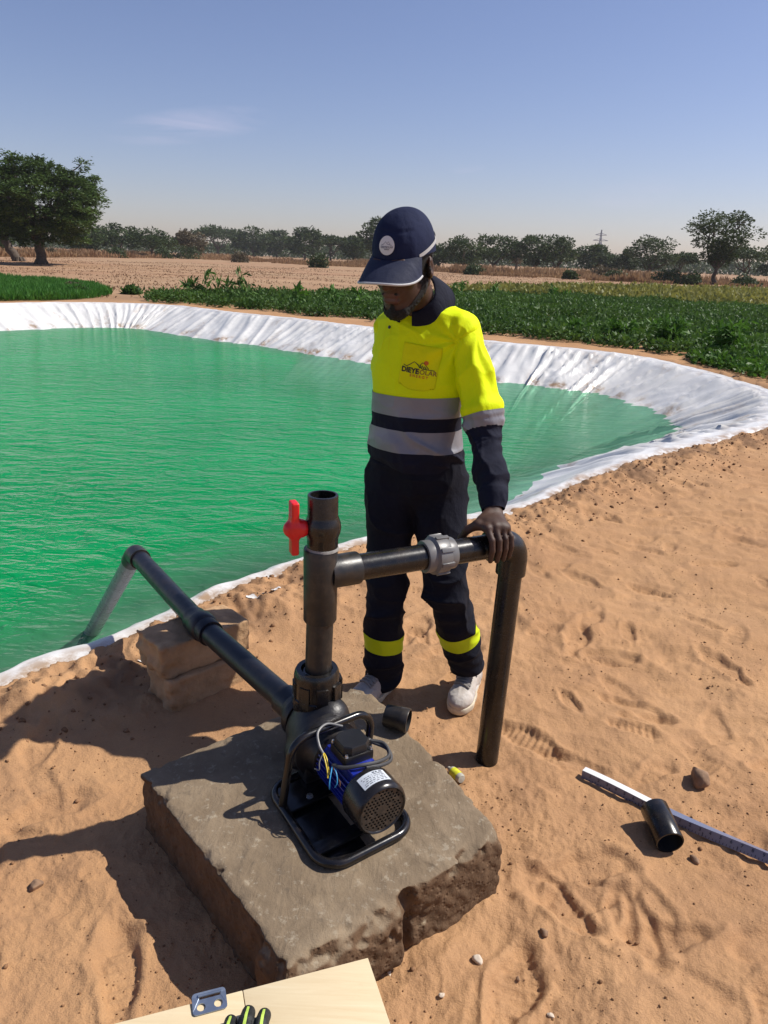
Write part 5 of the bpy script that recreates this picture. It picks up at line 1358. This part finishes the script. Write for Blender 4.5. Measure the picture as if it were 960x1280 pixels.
# the big acacia at the left and its leaning neighbour
def acacia(base, H, W, label, seed, nspray, lean=(0, 0), low=.22, group=None, split=None):
    r = np.random.RandomState(seed); base = A(*base); t = thing('acacia_tree', label, 'tree', tuple(base), group); b = MB()
    fork = base+A(lean[0]*.45, lean[1]*.45, H*.24); limb(b, base-A(0, 0, .2), fork, .42, .34, r, 12, .06)
    for k in range(9):
        a = 2*PI*k/9; b.tube(smooth_path([base+A(math.cos(a)*.28, math.sin(a)*.28, .3), base+A(math.cos(a)*.60, math.sin(a)*.60, -.1)], 4), np.linspace(.2, .08, 5), 6)
    C = []; mains = []
    for k in range(9):
        a = 2*PI*k/9+r.uniform(-.25, .25); e = base+A(lean[0]+math.cos(a)*W*.30, lean[1]+math.sin(a)*W*.30, H*r.uniform(.55, .78)); P = limb(b, fork, e, .25, .09, r, 8, .16); mains.append(P)
        for j in range(5):
            q = P[int(len(P)*r.uniform(.4, .98))]; f = q+A(math.cos(a+r.uniform(-.9, .9))*W*r.uniform(.10, .22), math.sin(a+r.uniform(-.9, .9))*W*r.uniform(.10, .22), H*r.uniform(-.10, .22)); limb(b, q, f, .075, .025, r, 5, .15); C.append(f)
    b.build('trunk', M['bark'], t); n0 = len(C)
    while len(C) < nspray:
        d = r.normal(size=3); d /= np.linalg.norm(d); rad = r.uniform(.35, 1)**.45
        lump = 1+.24*noise3(np.array([d[0]*2.1+seed]), np.array([d[1]*2.1]), np.array([d[2]*2.1]), seed)[0]
        p = A(lean[0]+d[0]*W*.5*rad*lump, lean[1]+d[1]*W*.5*rad*lump, H*(.60+.40*d[2]*rad*lump))
        if p[2] < H*low: continue
        C.append(base+p)
    C = np.array(C); k = len(C); nl = 120; n = k*nl; ci = np.repeat(np.arange(k), nl); cc = base+A(lean[0], lean[1], H*.5)
    outw = C-cc; outw[:, 2] *= .3; outw /= np.linalg.norm(outw, axis=1)[:, None]+1e-9; outw += rdir(r, k)*.5; outw[:, 2] = outw[:, 2]*.4-.05
    Ls = r.uniform(.7, 1.6, k); u = r.uniform(-.5, .5, n)*Ls[ci]; lat = r.normal(0, .20, n); S = np.cross(outw, A(0, 0, 1)); S /= np.linalg.norm(S, axis=1)[:, None]+1e-9
    P = C[ci]+outw[ci]*u[:, None]+S[ci]*lat[:, None]+np.stack([np.zeros(n)]*2+[r.normal(0, .13, n)-.18*(u/Ls[ci])**2], 1)
    D = outw[ci]*.6+S[ci]*np.sign(lat)[:, None]*.7+rdir(r, n)*.5; s_ = r.uniform(.10, .24, n); V, F = leaf_quads(P, D, rdir(r, n, 1.2), s_*1.4, s_*.6)
    tint = np.clip(r.uniform(0, 1, k)[ci]*.6+r.uniform(0, .5, n), 0, 1); foliage('crown', V, F, tint, M['leaf_acacia'], t)
bq = at_px(52, 331); acacia(bq, 8.4, 10.0, 'big dark green acacia tree with thick trunk at the left, tallest in the photo', 61, 640, (.1, 0), .17)
bq = at_px(24, 327); acacia(bq, 7.6, 8.4, 'second acacia with a thin leaning trunk, left of the thickest trunk', 62, 170, (-3.2, 1.0), .36)

ROW = [ # x, base y, top y, width px, shape, label
 (-8,318,286,46,'round','far bushy tree cut by the left frame edge behind the leaning trunk'),
 (104,318,284,44,'round','far dull green tree just right of the big acacia crown'),
 (147,319,280,50,'dome','broad dark far tree right of the big acacia, taller than its right neighbour'),
 (190,321,287,48,'dome','low rounded far tree, second to the right of the big acacia'),
 (238,322,288,36,'round','brownish bushy far tree left of the tall flat-topped one'),
 (273,319,276,52,'umbrella','flat-topped far tree rising above its neighbours left of the man'),
 (317,321,286,44,'round','grey-green far tree just right of the flat-topped one'),
 (346,322,288,34,'round','slim far tree between two darker trees, left of the man'),
 (381,325,285,42,'round','dark dense far tree, third to the left of the cap'),
 (413,326,288,38,'umbrella','dark far tree, second to the left of the cap'),
 (442,328,294,34,'round','small far tree nearest the cap on its left'),
 (470,330,272,40,'vase','tall feathery far tree rising behind the left side of the cap'),
 (549,335,305,34,'round','small far tree peeping out right beside the cap'),
 (579,337,296,44,'round','rounded far tree, second to the right of the cap'),
 (616,338,294,54,'dome','wide dark far tree left of the shaggy dead palm'),
 (668,340,290,44,'round','left one of two dark trees touching right of the dead palm'),
 (695,341,297,42,'dome','right one of two dark trees touching right of the dead palm'),
 (738,341,306,40,'round','compact dark tree standing below the pylon'),
 (768,342,320,44,'dome','low pale far tree right of the tree below the pylon'),
 (786,343,310,16,'vase','thin light green sapling against the big bushy tree'),
 (810,346,295,54,'round','large dense bushy tree midway between pylon and tall open tree'),
 (846,347,310,42,'umbrella','open small tree between the large bushy tree and the tall open one'),
 (892,356,256,76,'vase','tall open tree with see-through forked crown at the right'),
 (930,353,300,60,'umbrella','sprawling tree right of the tall open tree, drooping over scrub'),
 (968,352,306,52,'round','tree cut by the right frame edge'),
]
for i, (x, by, ty, w, shp, lab) in enumerate(ROW):
    q = at_px(x, by); Y = q[1]; H = gy(x, ty, Y)[2]-q[2]; W = w/FPX*Y*1.16
    big = x == 892
    tree(q, H, W, lab, 100+i, 'leaf_far' if x not in (238,) else 'leaf_dry', nclump=46 if big else (12 if w < 20 else 30), nleaf=150 if big else 110, leaf=(.26 if big else .0028*Y), trunk_h=.22 if big else .16, shape=shp, tr=.22 if big else None)
# shaggy palm
q = at_px(645, 338); Hh = gy(645, 304, q[1])[2]; r = np.random.RandomState(5); pt_ = thing('palm_tree', 'shaggy dead palm with hanging brown fronds in the far tree line', 'tree', tuple(q))
b = MB(); b.tube([q, q+A(.1, 0, Hh*.9)], [.3, .22], 8); b.build('trunk', M['bark'], pt_)
n = 1500; a = r.rand(n)*6.28; hh = Hh*(.98-.68*r.rand(n)**1.4); rad = 1.2*r.rand(n)*(1-.4*(1-hh/Hh)); P = q+np.stack([np.cos(a)*rad, np.sin(a)*rad, hh], 1)
V, F = leaf_quads(P, np.stack([np.cos(a)*.6, np.sin(a)*.6, r.uniform(-1, .5, n)], 1), rdir(r, n), r.uniform(.4, .9, n), np.full(n, .13)); foliage('crown', V, F, r.rand(n), M['palm_dead'], pt_)
# distant wood that reads as one band
def band_far():
    r = np.random.RandomState(77); n = 42000; x = r.uniform(-330, 330, n); y = 330+.12*x*-1+r.uniform(-25, 25, n)
    env = 4.8+2.2*noise2(x*.045, x*0, 7)+1.3*noise2(x*.16, x*0, 8); z = np.maximum(.3, env)*r.rand(n)**.8
    V, F = leaf_quads(np.stack([x, y, z], 1), rdir(r, n), rdir(r, n), r.uniform(.8, 1.8, n), r.uniform(.5, 1.1, n))
    o = foliage('distant_wood', V, F, r.rand(n)*.8, M['leaf_far']); tag(o, 'low distant wood closing the plain at the horizon', None, None, 'stuff')
band_far()
# dry grass belt in front of the trees
def in_poly(x, y, pts):
    ins = np.zeros(len(x), bool); n = len(pts)
    for i in range(n):
        (x0, y0), (x1, y1) = pts[i], pts[(i+1) % n]
        if y0 == y1: continue
        ins ^= ((y0 > y) != (y1 > y)) & (x < (x1-x0)*(y-y0)/(y1-y0)+x0)
    return ins
def stubble():
    r = np.random.RandomState(35); n = 42000; Y = 22+75*r.rand(n)**.8; X = Y*r.uniform(-.62, .62, n); ok = (pond_s(X, Y) > 3) & (noise2(X*.12, Y*.3, 6)+.6*noise2(X*.5, Y*.8, 7) > -.05); X, Y = X[ok], Y[ok]; n = len(X)
    P = np.stack([X, Y, gh(X, Y, False)], 1); D = np.stack([r.normal(0, .8, n), r.normal(0, .8, n), np.ones(n)], 1); V, F = leaf_quads(P, D, np.stack([r.normal(0, 1, n), r.normal(0, 1, n), np.full(n, .4)], 1), r.uniform(.05, .14, n), r.uniform(.03, .09, n))
    o = foliage('dry_stubble', V, F, np.clip(r.rand(n)*1.0, 0, 1), M['stubble']); tag(o, 'dry stubble and straw littering the bare field', None, None, 'stuff')
stubble()
def belt():
    r = np.random.RandomState(31); xs = np.array([-40, 120, 240, 360, 480, 600, 700, 820, 960, 1020]); ys = np.array([321.0, 322, 323.5, 330, 336.5, 343.5, 349, 354.5, 360, 363])
    n = 60000; px_ = r.uniform(-40, 1020, n); q0 = np.array([gz(a, b_) for a, b_ in zip(xs, ys)]); X = np.interp(px_, xs, q0[:, 0]); Y = np.interp(px_, xs, q0[:, 1])
    k = 1+r.rand(n)**1.3*.32; X, Y = X*k, Y*k; den = noise2(X*.10, Y*.05, 3)+.5*noise2(X*.4, Y*.2, 4); ok = den > -.32; X, Y, den = X[ok], Y[ok], den[ok]; n = len(X)
    h = (.40+.85*sstep(-.2, .7, den))*r.uniform(.45, 1.15, n); P = np.stack([X, Y, gh(X, Y, False)], 1); D = np.stack([r.normal(0, .28, n), r.normal(0, .28, n), np.ones(n)], 1)
    V, F = leaf_quads(P, D, np.stack([r.normal(0, 1, n), r.normal(0, 1, n)-.4, r.normal(0, .2, n)], 1), h, r.uniform(.10, .24, n))
    o = foliage('dry_grass', V, F, np.clip(r.rand(n)*.7+.3*noise2(X*.07, Y*.03, 9), 0, 1), M['dry_grass']); tag(o, 'tall dry brown grass in a belt before the far trees', None, None, 'stuff')
belt()
SH = [(145,322,310,26),(205,323,309,24),(235,324,306,30),(300,328,313,22),(398,335,318,26),(505,340,326,24),(592,343,331,26),(712,349,338,20),(753,348,332,34),(834,354,337,40),(770,350,338,30),(930,358,344,38),(865,356,342,24),(62,321,309,24)]
SHL_ = ['grey-green shrub in the dry grass right of the big acacia','small shrub in dry grass below the second far tree right of the acacia','dark shrub under the brownish far tree','shrub in dry grass below and right of the flat-topped tree','shrub in dry grass left of the cap brim','shrub low in the grass close behind the man','shrub in dry grass right of the man below rounded trees','tiny shrub between the dead palm trees and the pylon tree','pale broad shrub below the tree under the pylon','wide dark shrub left of the foot of the tall open tree','pale shrub below the large bushy tree','shrub right of the tall open tree trunk','small shrub touching the tall open tree trunk','shrub beside the foot of the big acacia']
for i, ((x, by, ty, w), lab) in enumerate(zip(SH, SHL_)):
    q = at_px(x, by); Y = q[1]; H = max(.6, gy(x, ty, Y)[2]-q[2]); W = w/FPX*Y; r = np.random.RandomState(300+i); n = 900
    d = rdir(r, n); d[:, 2] = np.abs(d[:, 2]); lump = 1+.3*noise3(d[:, 0]*2+i, d[:, 1]*2, d[:, 2]*2, i); P = q+d*(r.uniform(.3, 1, n)**.5*lump)[:, None]*A(W*.5, W*.45, H)
    V, F = leaf_quads(P, rdir(r, n, .3), rdir(r, n, .5), r.uniform(.2, .42, n), r.uniform(.12, .24, n)); t = thing('shrub', lab, 'shrub', tuple(q), 'shrubs in the dry grass')
    foliage('leaves', V, F, r.rand(n), M['leaf_dry' if i % 5 == 3 else 'leaf_far'], t)
    b = MB(); [limb(b, q, P[k], .05, .015, r, 4) for k in r.randint(0, n, 6)]; b.build('stems', M['bark'], t)

# crop fields by the pond
def G2(l): return [tuple(gz(a, b_)[:2]) for a, b_ in l]
def crop(name, poly, n, k, hgt, spread, lf, m, label, seed, upright=.25):
    r = np.random.RandomState(seed); p = np.array(poly); X = r.uniform(p[:, 0].min(), p[:, 0].max(), n*4); Y = r.uniform(p[:, 1].min(), p[:, 1].max(), n*4)
    e = .25*noise2(X*.9, Y*.9, seed); ok = in_poly(X+e, Y+e, poly) & (pond_s(X, Y) > .25); X, Y = X[ok][:n], Y[ok][:n]; n = len(X)
    vig = .75+.5*noise2(X*.35, Y*.35, seed+1)+.25*noise2(X*1.3, Y*1.3, seed+2); vig = np.clip(vig, .35, 1.4); Z = gh(X, Y, False); ci = np.repeat(np.arange(n), k); N = n*k
    d = rdir(r, N); d[:, 2] = np.abs(d[:, 2]); rad = r.uniform(.2, 1, N)**.6
    P = np.stack([X[ci], Y[ci], Z[ci]+.03], 1)+d*rad[:, None]*np.stack([spread*vig[ci], spread*vig[ci], hgt*vig[ci]], 1); s_ = r.uniform(.6, 1.3, N)*lf
    D = d*A(1, 1, .4)+rdir(r, N, upright)*.8; V, F = leaf_quads(P, D, rdir(r, N, .9), s_*1.3, s_*.62)
    tint = np.clip(.5*vig[ci]-.15+.5*r.rand(N)+.3*noise2(X*.2, Y*.2, 5)[ci], 0, 1); o = foliage(name, V, F, tint, M[m]); tag(o, label, None, None, 'stuff'); return o
near = [(186,379),(300,389),(450,403),(620,421),(700,430),(800,444),(880,458),(965,478),(1050,500)]
crop('crop_field', G2(near+[(1060,392),(965,388),(760,374),(620,370),(480,370),(300,371),(190,373)]), 6200, 40, .35, .25, .085, 'leaf_crop', 'dense dark green leafy crop between the pond and the dry field', 21)
crop('yellowing_crop', G2([(560,371),(620,371),(760,376),(965,390),(1060,394),(1060,364),(960,366),(700,361),(560,365)]), 5200, 14, .45, .45, .20, 'leaf_yellow', 'thin yellow-green crop behind the dark green field at the right', 22)
crop('sparse_seedlings', G2([(860,457),(965,482),(965,440),(880,440)]), 260, 22, .22, .16, .08, 'leaf_bright', 'sparse weeds at the sandy edge of the crop at the right', 24)
def grass():
    r = np.random.RandomState(41); poly = G2([(-60,381),(40,379),(104,376.5),(141,372),(118,359),(70,353),(0,349),(-60,347)]); p = np.array(poly); n = 42000
    X = r.uniform(p[:, 0].min(), p[:, 0].max(), n*3); Y = r.uniform(p[:, 1].min(), p[:, 1].max(), n*3); ok = in_poly(X, Y, poly) & (pond_s(X, Y) > .3); X, Y = X[ok][:n], Y[ok][:n]; n = len(X)
    P = np.stack([X, Y, gh(X, Y, False)], 1); D = np.stack([r.normal(0, .35, n), r.normal(0, .35, n), np.ones(n)], 1); h = r.uniform(.18, .36, n)*(1+.25*noise2(X*.6, Y*.6, 4))
    V, F = leaf_quads(P, D, np.stack([r.normal(0, 1, n), r.normal(0, 1, n), np.full(n, .3)], 1), h, r.uniform(.025, .05, n)); o = foliage('grass', V, F, np.clip(r.rand(n)*.7+.35*noise2(X*.4, Y*1.5, 6)+.1, 0, 1), M['leaf_grass']); tag(o, 'bright green grassy crop bed at the left beyond the pond', None, None, 'stuff')
grass()
def leafy(q, H, W, n, label, seed, m, lf, name, cat, group=None, up=.6):
    r = np.random.RandomState(seed); t = thing(name, label, cat, tuple(q), group); b = MB(); stems = []
    for k in range(max(2, n//40)):
        a = r.rand()*6.28; e = q+A(math.cos(a)*W*.4*r.rand(), math.sin(a)*W*.4*r.rand(), H*r.uniform(.6, .95)); stems.append(limb(b, q-A(0, 0, .05), e, .012, .005, r, 5, .1))
    b.build('stems', mat('green_stem', (.10, .14, .04), .7) if 'green_stem' not in bpy.data.materials else bpy.data.materials['green_stem'], t)
    S = np.array([stems[i][j] for i, j in zip(r.randint(0, len(stems), n), r.randint(3, 15, n))])+r.normal(0, .03, (n, 3)); D = rdir(r, n, up); s_ = lf*r.uniform(.6, 1.2, n)
    mid = S+D*s_[:, None]*.55; D2 = D*A(1, 1, .2)-A(0, 0, .35); V1, F1 = leaf_quads(S, D, rdir(r, n, .8), s_*1.0, s_*.26); V2, F2 = leaf_quads(mid, D2, rdir(r, n, .8), s_*.7, s_*.22)
    foliage('leaves', np.vstack([V1, V2]), np.vstack([F1, F2+len(V1)]), np.tile(np.clip(r.rand(n)*.8+.2, 0, 1), 2), M[m], t)
MZ = [(236,376,342,'left one of a close pair of maize plants behind the crop'),(243,377,346,'shortest maize plant, second from the left'),(258,377,339,'stout maize plant with spread leaves, third from the left'),(273,379,347,'slim maize plant right of the stout one'),(285,379,348,'maize plant just left of the tallest one'),(300,380,333,'tallest maize plant at the right of the row'),(309,381,349,'small maize plant right of the tallest'),
      (371,386,352,'lone maize plant in the crop left of the man'),(417,388,356,'lone maize plant near the cap brim'),(449,389,353,'maize plant close to the face under the brim'),(567,372,352,'young maize plant just right of the collar'),(577,372,349,'second young maize plant right of the collar'),(617,374,354,'young maize plant above the shoulder at mid distance'),(690,376,353,'tall maize plant at the field edge, above the pond liner'),(708,377,358,'short maize plant right of the tall one at the field edge')]
for i, (x, by, ty, lab) in enumerate(MZ):
    q = at_px(x, by); H = gy(x, ty, q[1])[2]-q[2]; leafy(q, H, .10, 24, lab, 500+i, 'leaf_bright' if x > 340 else 'leaf_crop', .36, 'maize_plant', 'maize plant', 'maize plants along the crop', 1.1)
for i, (x, by, ty, w, lab) in enumerate([(773,432,404,42,'bright leafy plant at the near edge of the crop, left of a taller clump'),(835,440,398,60,'arching dark green leafy plant, middle of three at the near crop edge'),(905,452,396,70,'tallest arching leafy plant at the near crop edge, far right'),(720,425,402,30,'small bright plant at the crop edge, above the pond liner')]):
    q = at_px(x, by); H = gy(x, ty, q[1])[2]-q[2]; leafy(q, H, w/FPX*q[1], 520, lab, 540+i, 'leaf_bright', .22, 'leafy_plant', 'plant', 'leafy plants at the crop edge', .4)
for i, (x, by, ty, w, m, lab, nm) in enumerate([(165,370,358,22,'leaf_crop','low green bush at the end of the grass bed','bush'),(196,0,0,0,None,'',''),(92,365,354,34,'leaf_dry','dark heap of dead brush behind the grass bed','brush_pile'),(128,0,0,0,None,'',''),(100,372,360,26,'leaf_crop','smaller green bush beside the brush heap','bush')]):
    if not m: continue
    q = at_px(x, by); H = gy(x, ty, q[1])[2]-q[2]; W = w/FPX*q[1]; r = np.random.RandomState(600+i); n = 900; d = rdir(r, n); d[:, 2] = np.abs(d[:, 2]); P = q+d*(r.rand(n)**.5)[:, None]*A(W/2, W/2, H)
    V, F = leaf_quads(P, rdir(r, n, .4), rdir(r, n, .5), r.uniform(.10, .2, n), r.uniform(.05, .09, n)); t = thing(nm, lab, 'bush' if nm == 'bush' else 'brush pile', tuple(q)); foliage('leaves' if nm == 'bush' else 'twigs', V, F, r.rand(n)*.6, M[m], t)
# pylon far behind
q = at_px(747, 330); q = A(q[0]*360/q[1], 360, 0); Hp = gy(747, 287, 360)[2]; b = MB()
for sx in (-1, 1):
    for sy in (-1, 1): b.tube([q+A(sx*2.2, sy*2.2, 0), q+A(sx*.35, sy*.35, Hp*.72), q+A(sx*.12, sy*.12, Hp)], .13, 5)
for k in range(9):
    z0, z1 = Hp*k/10, Hp*(k+1)/10; w0, w1 = [2.2-1.85*min(1, z/(Hp*.72)) for z in (z0, z1)]
    for sx in (-1, 1): b.tube([q+A(-sx*w0, -w0, z0), q+A(sx*w1, -w1, z1)], .08, 4); b.tube([q+A(-sx*w0, w0, z0), q+A(sx*w1, w1, z1)], .08, 4)
py_ = thing('pylon', 'grey lattice power pylon far behind the trees', 'pylon', tuple(q)); b.build('lattice', M['pylon'], py_)
for k, wv in ((.72, 3.4), (.86, 2.6)):
    b = MB()
    for sx in (-1, 1): b.tube([q+A(0, 0, Hp*k), q+A(sx*wv, 0, Hp*k+.2)], .14, 5); b.tube([q+A(0, 0, Hp*(k+.06)), q+A(sx*wv, 0, Hp*k+.2)], .10, 5)
    b.build('crossarm', M['pylon'], py_)
# ------------------------------------------------------------------ light, sky, camera
SUN_EL = math.radians(48); sdir = unit(A(.97, .22, 0)); SUN = sdir*math.cos(SUN_EL)+UP*math.sin(SUN_EL)
w = bpy.data.worlds.new('World'); SC.world = w; w.use_nodes = True; nt = w.node_tree; nt.nodes.clear()
out = nt.nodes.new('ShaderNodeOutputWorld'); bg = nt.nodes.new('ShaderNodeBackground'); sky = nt.nodes.new('ShaderNodeTexSky')
sky.sky_type = 'NISHITA'; sky.sun_disc = False; sky.sun_elevation = SUN_EL; sky.sun_rotation = math.atan2(sdir[0], sdir[1]); sky.air_density = 1.0; sky.dust_density = .6; sky.ozone_density = 2.5; sky.altitude = 0
tc = nt.nodes.new('ShaderNodeTexCoord')
L = nt.links.new
def vm(op, a, b=None):
    o = nt.nodes.new('ShaderNodeVectorMath'); o.operation = op; L(a, o.inputs[0])
    if b is not None: o.inputs[1].default_value = b
    return o.outputs[0] if op not in ('LENGTH', 'DOT_PRODUCT') else o.outputs['Value']
def ms(op, a, b):
    o = nt.nodes.new('ShaderNodeMath'); o.operation = op
    for k, v in ((0, a), (1, b)):
        if np.isscalar(v): o.inputs[k].default_value = v
        else: L(v, o.inputs[k])
    return o.outputs[0]
dirn = vm('NORMALIZE', tc.outputs['Generated'])
def wisp(d0, d1, wid):
    """thin cirrus streak lying between two directions of the sky"""
    d0, d1 = unit(d0), unit(d1); c = unit(d0+d1); u = unit(d1-d0); v = np.cross(c, u); h = np.linalg.norm(d1-d0)/2
    x = ms('DIVIDE', vm('DOT_PRODUCT', dirn, tuple(u)), h); y = ms('DIVIDE', vm('DOT_PRODUCT', dirn, tuple(v)), wid); z = ms('GREATER_THAN', vm('DOT_PRODUCT', dirn, tuple(c)), 0.5)
    r2 = ms('ADD', ms('MULTIPLY', x, x), ms('MULTIPLY', y, y)); return ms('MULTIPLY', ms('MAXIMUM', ms('SUBTRACT', 1.0, r2), 0.0), z)
wk = ms('ADD', ms('ADD', wisp(ray(120, 168), ray(350, 146), .020), ms('MULTIPLY', wisp(ray(730, 250), ray(860, 232), .022), .45)), ms('MULTIPLY', wisp(ray(560, 213), ray(610, 208), .006), .6))
nz = nt.nodes.new('ShaderNodeTexNoise'); nz.inputs['Scale'].default_value = 3.0; nz.inputs['Detail'].default_value = 7; nz.inputs['Roughness'].default_value = .62; nz.inputs['Distortion'].default_value = .6
mp = nt.nodes.new('ShaderNodeMapping'); mp.inputs['Scale'].default_value = (2.5, 2.5, 22); mp.inputs['Rotation'].default_value = (0, .12, 0); L(tc.outputs['Generated'], mp.inputs[0]); L(mp.outputs[0], nz.inputs['Vector'])
cloud = ms('MULTIPLY', ms('MULTIPLY', wk, ms('MAXIMUM', ms('MULTIPLY', ms('SUBTRACT', nz.outputs['Fac'], .36), 2.6), 0.0)), .40)
mx = nt.nodes.new('ShaderNodeMix'); mx.data_type = 'RGBA'; mx.inputs[7].default_value = (6.6, 6.9, 7.6, 1)
L(cloud, mx.inputs[0]); L(sky.outputs[0], mx.inputs[6]); tn = nt.nodes.new('ShaderNodeMix'); tn.data_type = 'RGBA'; tn.blend_type = 'MULTIPLY'; tn.inputs[0].default_value = 1; tn.inputs[7].default_value = (1.10, .985, 1.13, 1); L(mx.outputs[2], tn.inputs[6]); L(tn.outputs[2], bg.inputs[0]); L(bg.outputs[0], out.inputs[0])
bg.inputs[1].default_value = .086
ld = bpy.data.lights.new('sun', 'SUN'); ld.energy = 5.0; ld.angle = math.radians(.5); ld.color = (1, .95, .87); lo = bpy.data.objects.new('sun', ld); COL.objects.link(lo)
lo.rotation_euler = Vector(SUN).to_track_quat('Z', 'Y').to_euler(); lo.location = (5, 3, 8)
cd = bpy.data.cameras.new('camera'); co = bpy.data.objects.new('camera', cd); COL.objects.link(co)
cd.sensor_fit = 'VERTICAL'; cd.sensor_height = 36; cd.lens = FPX/1280*36; cd.clip_start = .02; cd.clip_end = 5000
R3 = Matrix(((_R[0], _U[0], -_F[0]), (_R[1], _U[1], -_F[1]), (_R[2], _U[2], -_F[2]))); co.matrix_world = Matrix.Translation(Vector(CAM)) @ R3.to_4x4()
SC.camera = co
vs = SC.view_settings; vs.view_transform = 'Standard'; vs.look = 'None'; vs.gamma = 1; vs.exposure = .20; vs.use_curve_mapping = False
SC.render.resolution_x = 768; SC.render.resolution_y = 1024

# ------------------------------------------------------------------ dusty air over the plain
hm = bpy.data.materials.new('haze'); hm.use_nodes = True; ht_ = hm.node_tree; ht_.nodes.clear(); ho = ht_.nodes.new('ShaderNodeOutputMaterial'); hv = ht_.nodes.new('ShaderNodeVolumePrincipled')
hv.inputs['Density'].default_value = .00025; hv.inputs['Color'].default_value = (.86, .86, .88, 1); hv.inputs['Anisotropy'].default_value = .1; ht_.links.new(hv.outputs[0], ho.inputs['Volume'])
b = MB(); b.box(A(0, 0, 11), (A(1, 0, 0), A(0, 1, 0), UP), (440, 440, 14)); hz = b.build('haze', hm, smooth=False); tag(hz, 'thin dusty haze over the plain', None, None, 'stuff')
